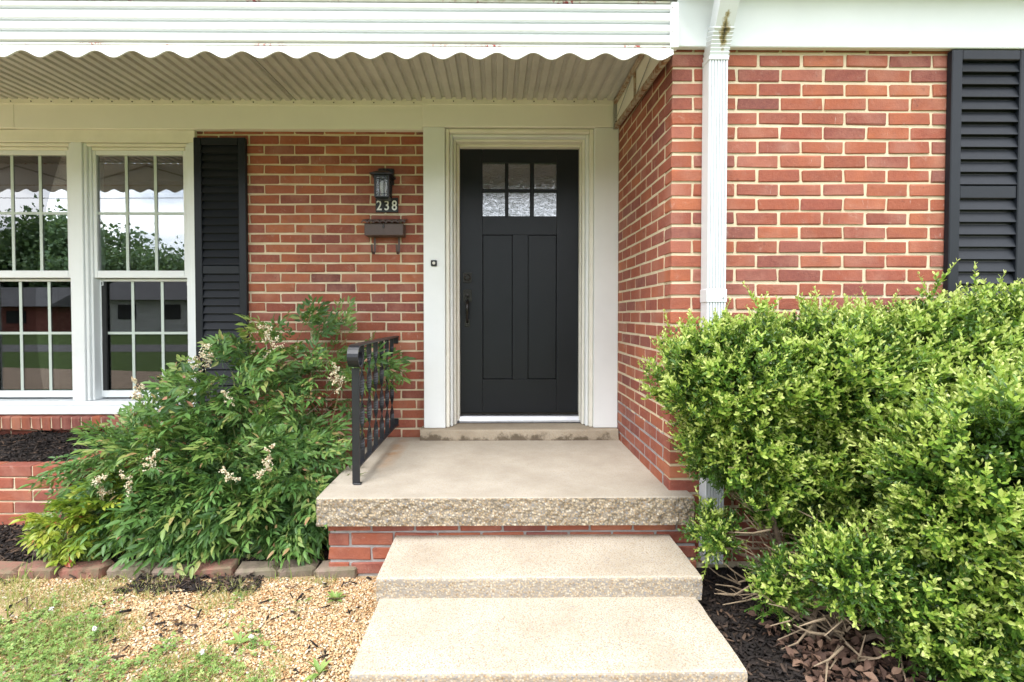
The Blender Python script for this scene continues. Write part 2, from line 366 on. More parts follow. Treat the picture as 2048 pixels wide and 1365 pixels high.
# ================================================================== SETTING
GZ = -.40                                     # ground level beside the steps; porch slab top is z = 0
g = MB(); n_ = 40
g.box(-400, 400, -600, 60, GZ-.6, GZ-.012)
struct(g.build('ground', M['ground']), 'pale gravelly soil and rough lawn in front of the house')
struct(MB().box(-300, 300, -18.5, -14.2, GZ-.011, GZ-.004).build('road', M['asphalt']), 'grey street beyond the front lawn')
g = MB(); g.prism([(-14, -9.2), (-2.2, -6.6), (-1.2, -5.2), (-12, -5.0)], 'z', GZ-.0115, GZ-.006)
struct(g.build('driveway', M['path']), 'brown bare drive crossing the lawn')

# ------------------------------------------------------------------ bricks
BL, BH, BD, PITCH, CRS, Z0 = .204, .0570, .10, .215, .070, .055     # brick length, height, depth; module; joint height of course 0
BRICKS = [MB().cbox(-BL/2, BL/2, -BD/2, BD/2, -BH/2, BH/2, random.uniform(.0025, .005), .0027).mesh('brick', M['brick']) for _ in range(26)]
SIDE_BRICKS = [MB().cbox(-BL/2, BL/2, -BD/2, BD/2, -BH/2, BH/2, .0016, .0011).mesh('brick', M['brick']) for _ in range(10)]
def brick(parent, x, y, z, ln=BL, rot=0.0, h=BH, dp=BD, pool=None):
    """x,y,z: centre; rot about z"""
    j = lambda a: random.uniform(-a, a)
    return put('brick', random.choice(pool or BRICKS), (x, y, z+j(.0012)), parent, (0 if pool else j(.003), j(.006), rot+(0 if pool else j(.002))), (ln/BL, dp/BD, h/BH*random.uniform(.985, 1.01)))
def bulk_bricks(parent, items):
    m = MB()
    for (x0, x1, y0, y1, z0, z1) in items: m.box(x0, x1, y0, y1, z0, z1)
    o = m.build('brickwork', M['brick'], parent); o['kind'] = 'stuff'; return o
def course_z(k): return Z0+CRS*k+CRS/2        # middle of the course above joint k

# recessed wall beside the door (face at y = 0)
wall = thing('brick_wall', (-1.3, 0, GZ), 'recessed red brick wall between the dark shutter and the white door trim, under the awning', 'wall')
WX0, WX1 = -4.3, -.503
MB().box(WX0, WX1, .006, .2, GZ-.05, .075).box(-2.14, WX1, .006, .2, .075, 2.34).build('mortar', M['mortar'], wall)
bulk = []
for k in range(-6, 33):
    z = course_z(k); off = -.7895+(0 if k % 2 else -PITCH/2)
    top = 2.19
    if z-BH/2 > top: continue
    x = off+PITCH*2
    while x > WX0:
        x0, x1 = x-BL/2, x+BL/2; x -= PITCH
        if x0 > WX1: continue
        x1 = min(x1, WX1-.001)
        if x1-x0 < .02: continue
        if z > .10 and x1 < -2.14: break
        if z > .10 and x0 < -2.13: x0 = -2.13
        if x1-x0 < .02: continue
        if z < -.02 or x1 < -3.75: bulk.append((x0, x1, .001, .1, z-BH/2, z+BH/2)); continue
        brick(wall, (x0+x1)/2, BD/2+random.uniform(-.0015, .001), z, x1-x0)
bulk_bricks(wall, bulk)

# wing: return wall (face x = XR) and front wall (face y = YF)
XR, YF = .862, -1.155
side = thing('brick_wall', (XR, -.58, 0), 'receding red brick side wall right of the door, running out to the corner', 'wall')
MB().box(XR+.0016, XR+.15, YF+.1, -.03, -.1, 2.36).build('mortar', M['mortar_grey'], side)
front = thing('brick_wall', (1.8, YF, GZ), 'nearer bright red brick wall behind the downspout, between house corner and right shutter', 'wall')
MB().box(XR+.006, 4.2, YF+.006, YF+.2, GZ-.05, 2.36).build('mortar', M['mortar'], front)
bulk = []
for k in range(-6, 31):
    z = course_z(k)
    if z-BH/2 > 2.19: continue
    if k % 2:                                   # front stretcher at the corner shows its end on the side wall
        ys, xs = YF+BD+.010, XR
    else:
        ys, xs = YF, XR+BD+.010
    if k >= -1:
        y = ys
        while y < -.04:
            y1 = min(y+BL, -.032)
            if y1-y > .02: brick(side, XR+BD/2+random.uniform(-.0006, .0), (y+y1)/2, z, y1-y-.002, math.pi/2, pool=SIDE_BRICKS)
            y += PITCH
    x = xs
    while x < 2.62:
        x1 = x+BL
        if z > .62 or (x < 1.35 and z > -.06): brick(front, (x+x1)/2, YF+BD/2+random.uniform(-.0015, .001), z, BL-random.uniform(0, .004))
        else: bulk.append((x, x1, YF+.001, YF+.1, z-BH/2, z+BH/2))
        x += PITCH
bulk_bricks(front, bulk)

# ------------------------------------------------------------------ unseen roof added over the wing to block light, white band
MB().cbox(.84, 4.3, YF-.035, YF-.002, 2.168, 2.44, .004).build('fascia_board', M['white'], None)
tag(bpy.data.objects['fascia_board'], 'wide white fascia band above the nearer brick wall', 'fascia')
rf = thing('light_blocking_eaves', (1.5, 0, 2.44), 'unseen white eave soffit and shingled roof over the brick house, added to block light', 'roof')
MB().box(.84, 4.3, YF-.20, .3, 2.441, 2.462).box(-5.2, .839, -.25, .3, 2.52, 2.541).build('soffit', M['white'], rf)  # overhang depth shaped by how bright the fascia comes out
MB().prism([(YF-.23, 2.563), (2.5, 3.9), (2.5, 4.0), (YF-.23, 2.62)], 'x', .80, 4.4).prism([(-.29, 2.542), (2.5, 3.9), (2.5, 4.0), (-.29, 2.62)], 'x', -5.3, .799).build('shingles', M['shingle'], rf)
MB().cbox(.84, 4.3, YF-.24, YF-.201, 2.465, 2.56, .004).build('gutter', M['white'], rf)

# ------------------------------------------------------------------ porch slab, steps, sill
def rough_block(name, x0, x1, yf, yb, z0, z1, mats, parent, amp=.006, rnd=.012, top_amp=.0012, seed=0, step=.009, under=True, xend=.004):
    """concrete block: worn front arris, front face broken into aggregate"""
    prof = [(yb, z1, 0, 0)]
    for i in range(1, 9): prof.append((yb+(yf+rnd-yb)*i/8, z1, 0, 0))
    for i in range(1, 5):
        a = math.pi/2*i/4; prof.append((yf+rnd-rnd*math.sin(a), z1-rnd+rnd*math.cos(a), i/4, 1 if i > 1 else 0))
    nz_ = max(6, int((z1-rnd-z0)/step))
    for i in range(1, nz_+1): prof.append((yf, z1-rnd+(z0-z1+rnd)*i/nz_, 1, 1))
    prof += [(yf+.03, z0, .6, 1), (yb, z0, 0, 1)]
    nx = int((x1-x0)/step); m = MB(); vs = []; P = len(prof)
    for i in range(nx+1):
        x = x0+(x1-x0)*i/nx
        for (y, z, r, _) in prof:
            p = Vector((x*1., y*1.+seed, z))
            a = noise.noise(p*28)*.55+noise.noise(p*75)*.5+noise.noise(p*9)*.5
            yy = y-a*amp*r; zz = z+(noise.noise(p*3.1)*top_amp if r == 0 else a*amp*.35*r)
            ex = 0
            if i in (0, nx): ex = noise.noise(p*30)*xend
            vs.append((x+ex, yy, zz))
    fs, mi = [], []
    for i in range(nx):
        for j in range(P-1):
            fs.append((i*P+j, i*P+j+1, (i+1)*P+j+1, (i+1)*P+j)); mi.append(1 if prof[j+1][3] and prof[j][3] else 0)
        fs.append((i*P+P-1, i*P, (i+1)*P, (i+1)*P+P-1)); mi.append(1)
    fs += [tuple(range(P)), tuple(range((nx+1)*P-1, nx*P-1, -1))]; mi += [1, 1]
    m.v, m.f, m.mi = vs, fs, mi
    return m.build(name, mats, parent, smooth=False)
porch = thing('porch', (0, -.6, GZ), 'beige concrete porch slab with broken aggregate edge on a low red brick base', 'porch')
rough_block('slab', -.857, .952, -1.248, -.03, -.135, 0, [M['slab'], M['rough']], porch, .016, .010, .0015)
YB = -1.182
MB().box(-.815, .985, YB+.007, -.03, GZ-.05, -.137).build('mortar', M['mortar_dark'], porch)
for i, zc in enumerate((-.372, -.298, -.226, -.163)):
    x = -.822+(0 if i % 2 else -.105)
    hh = BH if i < 3 else .050
    while x < .99:
        xa, xb = max(x, -.822), min(x+BL, .99)
        if xb-xa > .03: brick(porch, (xa+xb)/2, YB+BD/2, zc, xb-xa, 0, hh)
        x += PITCH
for i, zc in enumerate((-.372, -.298, -.226, -.163)):          # left end of the base
    for j in range(3): brick(porch, -.822+BD/2-.0005, YB+.11+.215*j+.1+(.05 if i % 2 else 0), zc, BL, math.pi/2, BH if i < 3 else .05)

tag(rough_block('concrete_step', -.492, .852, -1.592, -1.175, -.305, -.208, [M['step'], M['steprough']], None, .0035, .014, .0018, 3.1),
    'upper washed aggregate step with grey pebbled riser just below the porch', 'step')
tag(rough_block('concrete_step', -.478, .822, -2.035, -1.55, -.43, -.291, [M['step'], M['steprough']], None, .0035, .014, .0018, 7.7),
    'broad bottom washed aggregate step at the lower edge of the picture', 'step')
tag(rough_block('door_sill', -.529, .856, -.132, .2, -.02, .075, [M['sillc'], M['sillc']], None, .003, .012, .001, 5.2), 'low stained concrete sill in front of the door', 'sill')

# ------------------------------------------------------------------ door and surround
sur = thing('door_surround', (.17, 0, .076), 'white boards and cream mouldings framing the dark front door', 'door frame')
def cb(name, mat, par, *a, b=.003): return MB().cbox(*a, b).build(name, mat, par)
cb('side_board', M['trim'], sur, -.508, -.357, -.082, .02, .077, 2.185)
cb('side_board', M['trim'], sur, .690, .860, -.082, .02, .077, 2.185)
cb('header_board', M['frieze'], sur, -.512, .846, -.088, .02, 2.187, 2.42)
for (xl, xr, zt, wd, yf_, mt) in ((-.355, .688, 2.183, .026, -.062, 'cream'), (-.328, .661, 2.156, .020, -.03, 'trim'), (-.307, .641, 2.138, .018, .02, 'cream'), (-.288, .635, 2.124, .020, .085, 'cream')):
    cb('moulding', M[mt], sur, xl, xl+wd, yf_, .16, .077, zt-.0005, b=.005)
    cb('moulding', M[mt], sur, xr-wd, xr, yf_, .16, .077, zt-.0005, b=.005)
    cb('moulding', M[mt], sur, xl+wd+.0005, xr-wd-.0005, yf_+.001, .16, zt-wd, zt-.001, b=.005)
thr = thing('door_threshold', (.17, .1, .076), 'silver metal threshold strip under the dark front door', 'threshold')
MB().prism([(.085, .077), (.085, .095), (.10, .122), (.16, .128), (.2, .128), (.2, .077)], 'x', -.292, .655).build('strip', M['threshold'], thr)
MB().box(-.296, .659, .082, .0849, .0765, .0815).build('gasket', M['hard'], thr)
DY = .14
door = thing('front_door', (.18, DY, .128), 'black craftsman front door with six small panes above two tall panels', 'door')
m = MB(); XL, XRr, ZB, ZT = -.268, .626, .130, 2.112
for a in ((XL, -.100, ZB, ZT), (.452, XRr, ZB, ZT), (-.0995, .4515, 2.004, ZT), (-.0995, .4515, 1.472, 1.610), (-.0995, .4515, ZB, .394), (.123, .238, .3945, 1.4715)):
    m.cbox(a[0], a[1], DY, DY+.045, a[2], a[3], .0012)
m.build('leaf', M['door'], door)
for a in ((.067, .093), (.253, .283)): cb('muntin', M['door'], door, a[0], a[1], DY+.003, DY+.04, 1.6105, 2.0035)
for a in ((-.0995, .0665), (.0935, .2525), (.2835, .4515)): cb('muntin', M['door'], door, a[0], a[1], DY+.0035, DY+.04, 1.787, 1.812)
for a in ((-.099, .1225), (.2385, .4515)):
    p_ = MB().cbox(a[0]+.002, a[1]-.002, DY+.013, DY+.03, .396, 1.470, .002)
    p_.build('panel', M['door'], door)
for a in ((-.0985, .0665), (.0935, .2525), (.2835, .4505)):
    for b in ((1.6115, 1.7865), (1.8125, 2.003)): MB().box(a[0], a[1], DY+.018, DY+.022, b[0], b[1]).build('pane', M['doorglass'], door)
cb('bottom_sweep', M['hard'], door, XL+.003, XRr-.003, DY-.012, DY-.0005, .131, .146)
def rplate(x0, x1, z0, z1, y0, y1, arch=.004):
    pts = []; n = 8
    for i in range(n+1): u = i/n; pts.append((x1-(x1-x0)*u, z1+arch*math.sin(math.pi*u)))
    for i in range(n+1): u = i/n; pts.append((x0+(x1-x0)*u, z0-arch*math.sin(math.pi*u)))
    return MB().prism(pts, 'y', y0, y1)
db = rplate(-.244, -.180, 1.118, 1.188, DY-.012, DY-.0005).build('deadbolt', M['hard'], door)
MB().tube([(-.212, DY-.0121, 1.153), (-.212, DY-.024, 1.153), (-.212, DY-.028, 1.153)], [.024, .023, .017], 20).build('cylinder', M['hard'], db, smooth=False)
hd = rplate(-.244, -.180, .975, 1.062, DY-.012, DY-.0005).build('handle', M['hard'], door)
MB().tube([(-.212, DY-.012, .985), (-.212, DY-.045, .972), (-.212, DY-.056, .93), (-.213, DY-.052, .87), (-.213, DY-.03, .835), (-.213, DY-.006, .82)], [.010, .012, .0125, .010, .008, .008], 10).build('grip', M['hard'], hd, smooth=True)
rplate(-.231, -.194, .79, .842, DY-.010, DY-.0005, .003).build('foot_plate', M['hard'], hd)
MB().tube([(-.212, DY-.012, 1.015), (-.212, DY-.032, 1.017)], .010, 10).cbox(-.224, -.200, DY-.046, DY-.031, 1.010, 1.022, .003).build('thumb_latch', M['hard'], hd)
bell = thing('doorbell', (-.435, -.083, 1.22), 'small square black doorbell on the left white door board', 'doorbell')
cb('plate', M['plaque'], bell, -.455, -.414, -.098, -.0825, 1.216, 1.258, b=.004)
MB().tube([(-.434, -.0981, 1.237), (-.434, -.103, 1.237)], [.011, .009], 16).build('button', M['button'], bell)

# ------------------------------------------------------------------ frieze over window and wall
fr = thing('frieze_board', (-2, -.04, 2.17), 'long cream board under the awning, above window and brick wall', 'frieze')
cb('board', M['frieze'], fr, -3.356, -.5135, -.055, -.001, 2.176, 2.42, b=.002)
cb('board', M['frieze'], fr, -5.2, -3.358, -.055, -.001, 2.180, 2.42, b=.002)

# ------------------------------------------------------------------ window
win = thing('window', (-2.9, 0, .17), 'pair of white vinyl double hung windows with pale grilles beside the left shutter', 'window')
cb('head_casing', M['cream'], win, -5.0, -2.122, -.03, .10, 2.090, 2.175)
cb('side_casing', M['white'], win, -2.165, -2.122, -.032, .12, .262, 2.089)
cb('mullion', M['white'], win, -2.990, -2.915, -.03, .12, .262, 2.089)
cb('sill', M['white'], win, -5.0, -2.13, -.048, .12, .172, .232)
cb('sill_cap', M['white'], win, -5.0, -2.122, -.036, .12, .2325, .2615, b=.005)
for (xa, xb) in ((-3.716, -2.992), (-2.913, -2.167)):
    # outer frame (stepped)
    for (iw, y0) in ((.022, -.018), (.04, .0)):
        o_ = .0 if iw == .022 else .0222
        cb('frame', M['white'], win, xa+o_, xa+o_+(.022 if o_ == 0 else .018), y0, .12, .264, 2.087)
        cb('frame', M['white'], win, xb-o_-(.022 if o_ == 0 else .018), xb-o_, y0, .12, .264, 2.087)
        h0 = 2.087-o_
        cb('frame', M['cream'], win, xa+o_+.0225, xb-o_-.0225, y0+.001, .12, h0-.02, h0-.0005)
    xi0, xi1 = xa+.0405, xb-.0405
    us = MB()                                   # upper sash
    us.cbox(xi0, xi0+.024, .012, .05, 1.14, 2.045, .003).cbox(xi1-.024, xi1, .012, .05, 1.14, 2.045, .003)
    us.cbox(xi0+.0245, xi1-.0245, .012, .05, 2.013, 2.0445, .003).cbox(xi0+.0245, xi1-.0245, .0115, .05, 1.140, 1.192, .003)
    us = us.build('upper_sash', M['white'], win)
    gx0, gx1 = xi0+.024, xi1-.024
    MB().box(gx0-.004, gx1+.004, .030, .034, 1.188, 2.016).build('pane', M['glass'], us)
    for q in (1, 2):
        xm = gx0+(gx1-gx0)*q/3; MB().box(xm-.010, xm+.010, .0255, .0295, 1.1925, 2.0125).build('muntin', M['muntin'], us)
    MB().box(gx0, gx1, .0258, .0293, 1.593, 1.611).build('muntin', M['muntin'], us)
    ls = MB()                                   # lower sash, set deeper
    ls.cbox(xi0, xi0+.012, .06, .10, .275, 1.138, .003).cbox(xi1-.012, xi1, .06, .10, .275, 1.138, .003)
    ls.cbox(xi0+.0125, xi1-.0125, .06, .10, .2755, .325, .003).cbox(xi0+.0125, xi1-.0125, .06, .10, 1.118, 1.1375, .003)
    ls = ls.build('lower_sash', M['white'], win)
    lx0, lx1 = xi0+.012, xi1-.012
    MB().box(lx0-.003, lx1+.003, .080, .084, .322, 1.121).build('pane', M['glasslow'], ls)
    for q in (1, 2):
        xm = lx0+(lx1-lx0)*q/3; MB().box(xm-.010, xm+.010, .0765, .0795, .325, 1.117).build('muntin', M['muntin'], ls)
    MB().box(lx0, lx1, .0767, .0793, .734, .752).build('muntin', M['muntin'], ls)
    MB().box(lx0-.002, lx0+.03, .062, .0764, .3255, 1.1165).build('screen_edge', M['screen'], ls)
    for xq in (xi0+.02, xi1-.02):
        t_ = MB(); a = .011
        t_.box(xq-a, xq+a, .052, .056, 1.112, 1.116).box(xq-a, xq+a, .052, .056, 1.088, 1.092).box(xq-a, xq-a+.004, .052, .056, 1.0925, 1.1115).box(xq+a-.004, xq+a, .052, .056, 1.0925, 1.1115)
        t_.build('tilt_latch', M['white'], ls)
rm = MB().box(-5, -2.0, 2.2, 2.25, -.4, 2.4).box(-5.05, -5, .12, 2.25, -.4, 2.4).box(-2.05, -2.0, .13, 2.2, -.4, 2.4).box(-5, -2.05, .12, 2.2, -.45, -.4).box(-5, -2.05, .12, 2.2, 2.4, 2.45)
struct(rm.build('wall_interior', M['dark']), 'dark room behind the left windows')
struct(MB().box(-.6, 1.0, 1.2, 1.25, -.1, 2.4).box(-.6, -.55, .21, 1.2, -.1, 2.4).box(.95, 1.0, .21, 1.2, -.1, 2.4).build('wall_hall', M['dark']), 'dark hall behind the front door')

sill = thing('brick_sill', (-2.9, -.03, .07), 'sloping row of red bricks on edge below the left windows', 'window sill')
MB().box(-5, -2.05, -.0735, .1, .080, .155).build('mortar', M['mortar'], sill)
x = -3.78
while x < -2.05:
    m_ = put('brick', random.choice(BRICKS), (x, .018, .119), sill, (R(90+4), 0, R(90)), (.098/BL, .058/BD, .195/BH))
    m_.rotation_euler = (0, 0, 0); m_.scale = (.0585/BL, .195/BD, .094/BH); m_.rotation_euler = (R(4)+random.uniform(-.01, .01), random.uniform(-.01, .01), random.uniform(-.01, .01))
    x += .0695

# ------------------------------------------------------------------ shutters
def shutter(label, x0, x1, z0, z1, yb, zr0, zr1, tilt_out=True, grp='louvred shutters'):
    t = thing('shutter', ((x0+x1)/2, yb, z0), label, 'shutter', grp)
    yf = yb-.034; fw = .052
    cb('stile', M['shutter'], t, x0, x0+fw, yf, yb, z0, z1, b=.004); cb('stile', M['shutter'], t, x1-fw, x1, yf, yb, z0, z1, b=.004)
    cb('rail', M['shutter'], t, x0+fw+.0003, x1-fw-.0003, yf+.001, yb, z1-.05, z1-.0003, b=.004)
    cb('rail', M['shutter'], t, x0+fw+.0003, x1-fw-.0003, yf+.001, yb, z0+.0003, z0+.06, b=.004)
    cb('rail', M['shutter'], t, x0+fw+.0003, x1-fw-.0003, yf+.006, yb, zr0, zr1, b=.004)
    MB().box(x0+fw+.001, x1-fw-.001, yb-.006, yb-.001, z0+.06, z1-.05).build('backing', M['plaque'], t)
    sp = .0583; prof = [(yf+.004, -.022), (yf+.008, -.0245), (yb-.008, .022), (yb-.012, .026)]
    xs0, xs1 = x0+fw+.0006, x1-fw-.0006
    sm = MB().prism([(y-yb, z) for y, z in prof], 'x', xs0-(x0+x1)/2, xs1-(x0+x1)/2).mesh('slat', M['shutter'])
    for (a, b) in ((z0+.06, zr0), (zr1, z1-.05)):
        n = max(1, int(round((b-a)/sp))); s_ = (b-a)/n
        for i in range(n): put('slat', sm, ((x0+x1)/2, yb, a+s_*(i+.5)-.002), t, (random.uniform(-.015, .015), 0, 0))
    return t
shutter('narrow dark shutter between the left window and the recessed brick wall', -2.130, -1.766, .20, 2.124, -.002, 1.165, 1.225)
shutter('black shutter on the nearer brick wall at the right, above the boxwood', 2.214, 2.600, .72, 2.162, YF-.002, 1.444, 1.507)

# ------------------------------------------------------------------ lantern, plaque, mailbox
lan = thing('wall_lantern', (-.781, 0, 1.68), 'black caged wall lantern with clear bulb above the house number', 'lantern')
cb('back_plate', M['iron'], lan, -.836, -.726, -.022, .004, 1.80, 1.915, b=.004)
MB().tube([(-.781, -.022, 1.885), (-.781, -.06, 1.895), (-.781, -.10, 1.885), (-.781, -.108, 1.868)], .010, 8).tube([(-.781, -.108, 1.866), (-.781, -.108, 1.89)], [.012, .006], 8).build('arm', M['iron'], lan)
cx, cyl = -.781, -.108
def frustum(z0, w0, z1, w1, dz0=None):
    return [(cx+a*w0, cyl+b*w0, z0) for a, b in ((-1,-1), (1,-1), (1,1), (-1,1))]+[(cx+a*w1, cyl+b*w1, z1) for a, b in ((-1,-1), (1,-1), (1,1), (-1,1))]
FQ = [(3,2,1,0), (4,5,6,7), (0,1,5,4), (1,2,6,5), (2,3,7,6), (3,0,4,7)]
MB().add(frustum(1.832, .076, 1.840, .076), FQ).add(frustum(1.8401, .074, 1.862, .040), FQ).add(frustum(1.8621, .026, 1.870, .018), FQ).build('roof', M['iron'], lan)
cg = MB()
for sx in (-1, 1):
    for sy in (-1, 1):
        cg.add([(cx+sx*.046+a*.006+ (0 if c else sx*-.002), cyl+sy*.046+b*.006, z) for c, z in ((0, 1.682), (1, 1.831)) for a, b in ((-1,-1), (1,-1), (1,1), (-1,1))], FQ)
for (z, h) in ((1.686, .008), (1.703, .004), (1.806, .004), (1.826, .009)):
    for sy in (-1, 1): cg.box(cx-.040, cx+.040, cyl+sy*.048-.003, cyl+sy*.048+.003, z-h/2, z+h/2)
    for sx in (-1, 1): cg.box(cx+sx*.048-.003, cx+sx*.048+.003, cyl-.040, cyl+.040, z-h/2, z+h/2)
for q in (-.016, .016):
    for sy in (-1, 1): cg.box(cx+q-.0017, cx+q+.0017, cyl+sy*.048-.0025, cyl+sy*.048+.0025, 1.690, 1.822)
    for sx in (-1, 1): cg.box(cx+sx*.048-.0025, cx+sx*.048+.0025, cyl+q-.0017, cyl+q+.0017, 1.690, 1.822)
cg.build('cage', M['iron'], lan)
MB().add(frustum(1.672, .038, 1.6815, .050), FQ).build('base', M['iron'], lan)
for (dx, dy) in ((0, -1), (1, 0), (-1, 0), (0, 1)):
    o_ = .0435
    if dx == 0: MB().box(cx-.040, cx+.040, cyl+dy*o_-.001, cyl+dy*o_+.001, 1.690, 1.822).build('pane', M['seedglass'], lan)
    else: MB().box(cx+dx*o_-.001, cx+dx*o_+.001, cyl-.040, cyl+.040, 1.690, 1.822).build('pane', M['seedglass'], lan)
prof = [(.010, 1.690), (.013, 1.70), (.014, 1.72), (.023, 1.742), (.029, 1.765), (.026, 1.785), (.015, 1.799), (.001, 1.804)]
MB().tube([(cx, cyl, z) for r, z in prof], [r for r, z in prof], 14).build('bulb', M['bulb'], lan, smooth=True)

pl = thing('house_number_plaque', (-.778, 0, 1.607), 'black number plaque reading 238 below the lantern', 'house number')
cb('plate', M['plaque'], pl, -.858, -.698, -.010, .003, 1.607, 1.709, b=.0015)
for i, ch in enumerate('238'):
    cu = bpy.data.curves.new('digit', 'FONT'); cu.body = ch; cu.size = .098; cu.align_x = 'CENTER'; cu.extrude = .0012; cu.offset = .0012
    tmp = bpy.data.objects.new('tmp', cu); COL.objects.link(tmp); dg = bpy.context.evaluated_depsgraph_get()
    me = bpy.data.meshes.new_from_object(tmp.evaluated_get(dg)); bpy.data.objects.remove(tmp); me.materials.clear(); me.materials.append(M['digit'])
    put('digit', me, (-.832+.054*i, -.0114, 1.622), pl, (R(90), 0, 0), (.82, 1, 1))

mb = thing('mailbox', (-.78, 0, 1.42), 'brown metal mailbox with scalloped lid and two newspaper hooks', 'mailbox')
m = MB(); m.cbox(-.915, -.645, -.105, .002, 1.428, 1.512, .004); m.build('box', M['brown'], mb)
n = 64; vs = []; fs = []
for i in range(n+1):
    u = i/n; x = -.930+.300*u; wv = abs(math.sin(u*math.pi*7))
    fr_ = -.127-.004*wv; zf = 1.516+.012*(wv)-.004
    vs += [(x, .002, 1.560), (x, -.075, 1.545), (x, fr_, zf+.006), (x, fr_-.002, zf-.004), (x, -.075, 1.540), (x, .002, 1.555)]
for i in range(n):
    for j in range(6): fs.append((i*6+j, i*6+(j+1) % 6, i*6+6+(j+1) % 6, i*6+6+j))
fs += [tuple(range(6)), tuple(range(6*n+5, 6*n-1, -1))]
MB().add(vs, fs).build('lid', M['brown'], mb)
MB().cbox(-.784, -.776, -.110, -.1055, 1.478, 1.508, .001).add([(-.788, -.111, 1.492), (-.772, -.111, 1.492), (-.780, -.111, 1.474), (-.788, -.1056, 1.492), (-.772, -.1056, 1.492), (-.780, -.1056, 1.474)], [(0,1,2), (5,4,3), (0,3,4,1), (1,4,5,2), (2,5,3,0)]).build('hasp', M['hard'], mb)
for xh in (-.862, -.690):
    MB().strip([(xh, -.02, 1.44), (xh, -.02, 1.36), (xh, -.025, 1.325), (xh, -.045, 1.306), (xh, -.075, 1.304), (xh, -.098, 1.318), (xh, -.108, 1.345), (xh, -.110, 1.365)], .014, (1, 0, 0), .004).build('hook', M['brown'], mb)

# ------------------------------------------------------------------ railing
rl = thing('railing', (-.722, -.52, 0), 'black wrought iron porch railing with twisted balusters left of the door', 'railing')
RX = -.722
MB().cbox(RX-.019, RX+.019, -1.052, -1.038, .002, .600, .002).build('post', M['iron'], rl)
MB().cbox(RX-.012, RX+.028, -1.062, -1.030, .001, .008, .002).build('foot', M['iron'], rl)
pts = [(RX, -.002, .720), (RX, -1.02, .720)]
for i in range(1, 19):
    a = math.pi/2+2*math.pi*.86*i/18; rr_ = .062-.0014*i; pts.append((RX, -1.045-(-rr_*math.cos(a)), .658+rr_*math.sin(a)))
MB().strip(pts, .056, (1, 0, 0), .007).build('handrail', M['iron'], rl)
MB().cbox(RX-.017, RX+.017, -1.037, -.002, .082, .092, .002).build('bottom_rail', M['iron'], rl)
for i in range(6):
    yb_ = -.925+.158*i; m = MB(); n = 44; vs = []; fs = []
    for k in range(n+1):
        u = k/n; z = .0925+(.715-.0925)*u; tw = max(0, min(1, (u-.10)/.80))*math.pi*3+ (math.pi*.5 if i % 2 else 0)*0; c, s_ = math.cos(tw), math.sin(tw)
        for a, b in ((-.0135, -.0028), (.0135, -.0028), (.0135, .0028), (-.0135, .0028)): vs.append((RX+a*c-b*s_, yb_+a*s_+b*c, z))
    for k in range(n):
        for j in range(4): fs.append((k*4+j, k*4+(j+1) % 4, k*4+4+(j+1) % 4, k*4+4+j))
    fs += [(3,2,1,0), tuple(range(4*n, 4*n+4))]
    m.add(vs, fs).build('baluster', M['iron'], rl)
for z in (.70, .105): MB().cbox(RX-.02, RX+.02, -.012, .003, z-.03, z+.025, .003).build('wall_bracket', M['iron'], rl)

# ------------------------------------------------------------------ downspout
ds = thing('downspout', (1.053, YF, GZ), 'white ribbed downspout with stained elbow on the nearer brick wall', 'downspout')
DX0, DX1 = 1.008, 1.100
def spout(name, p, zlo, zhi, grow=0):
    pts = []; n = 7; w_ = DX1-DX0
    for i in range(n):
        a = DX0-grow+(w_+2*grow)*i/n; b = a+(w_+2*grow)/n; q = (b-a)*.22
        pts += [(a+q*.2, YF-.079-grow), (a+q, YF-.086-grow), (b-q, YF-.086-grow), (b-q*.2, YF-.079-grow)]
    pts += [(DX1+grow, YF-.010), (DX0-grow, YF-.010)]
    return MB().prism(pts, 'z', zlo, zhi).build(name, M['spout'], p)
spout('pipe', ds, .962, 2.085); spout('pipe', ds, -.33, .94)
sp_ = MB().cbox(DX0-.003, DX1+.003, YF-.089, YF-.006, .934, .998, .003).build('coupling', M['spout'], ds)
MB().tube([(DX1-.016, YF-.0891, .956), (DX1-.016, YF-.093, .956)], .004, 8).build('screw', M['galv'], sp_)
def mat_elbow():
    t = NT('stained_white_elbow'); gpos = t.n('NewGeometry').outputs['Position']; s = t.n('SeparateXYZ', Vector=gpos); n = t.noise(gpos, 45, 6, .65)
    dx = t.math('ABSOLUTE', t.math('SUBTRACT', s.outputs['X'], 1.066)); f = t.math('ADD', t.math('MULTIPLY', dx, 17), n)
    zf = t.math('MULTIPLY', t.math('ABSOLUTE', t.math('SUBTRACT', s.outputs['Z'], 2.20)), 5)
    t.set(t.ramp(t.math('ADD', f, zf), [(.55, (.04, .035, .025)), (.78, (.30, .24, .11)), (1.0, (.64, .67, .68))]), .45); return t.m
m = MB(); path = []
for i in range(9):
    a = R(30)*i/8; path.append((YF-.046-.30*(1-math.cos(a)), 2.082+.30*math.sin(a), a))
path.append((path[-1][0]-.11, path[-1][1]+.19, R(30)))
vs = []; fs = []
for i, (y, z, a) in enumerate(path):
    for ci, s_ in enumerate(((-.040, .0) if i < 9 and i > 0 else (0, 0))):
        sh = .010*i/8; gr = .002 if (i < 9 and ci == 0) else (-.003 if i < 9 and i > 0 else 0)
        zz = 0 if ci == 0 else .004
        for (u, v) in ((DX0-gr, -.042-gr), (DX1+gr, -.042-gr), (DX1+gr, .040), (DX0-gr, .040)):
            vs.append((u+sh, y+v*math.cos(a)+zz*-math.sin(a), z+v*math.sin(a)*-1*-1*-1*-1+zz*math.cos(a)))
for i in range(len(vs)//4-1):
    for j in range(4): fs.append((i*4+j, i*4+(j+1) % 4, i*4+4+(j+1) % 4, i*4+4+j))
fs += [(3,2,1,0), tuple(range(len(vs)-4, len(vs)))]
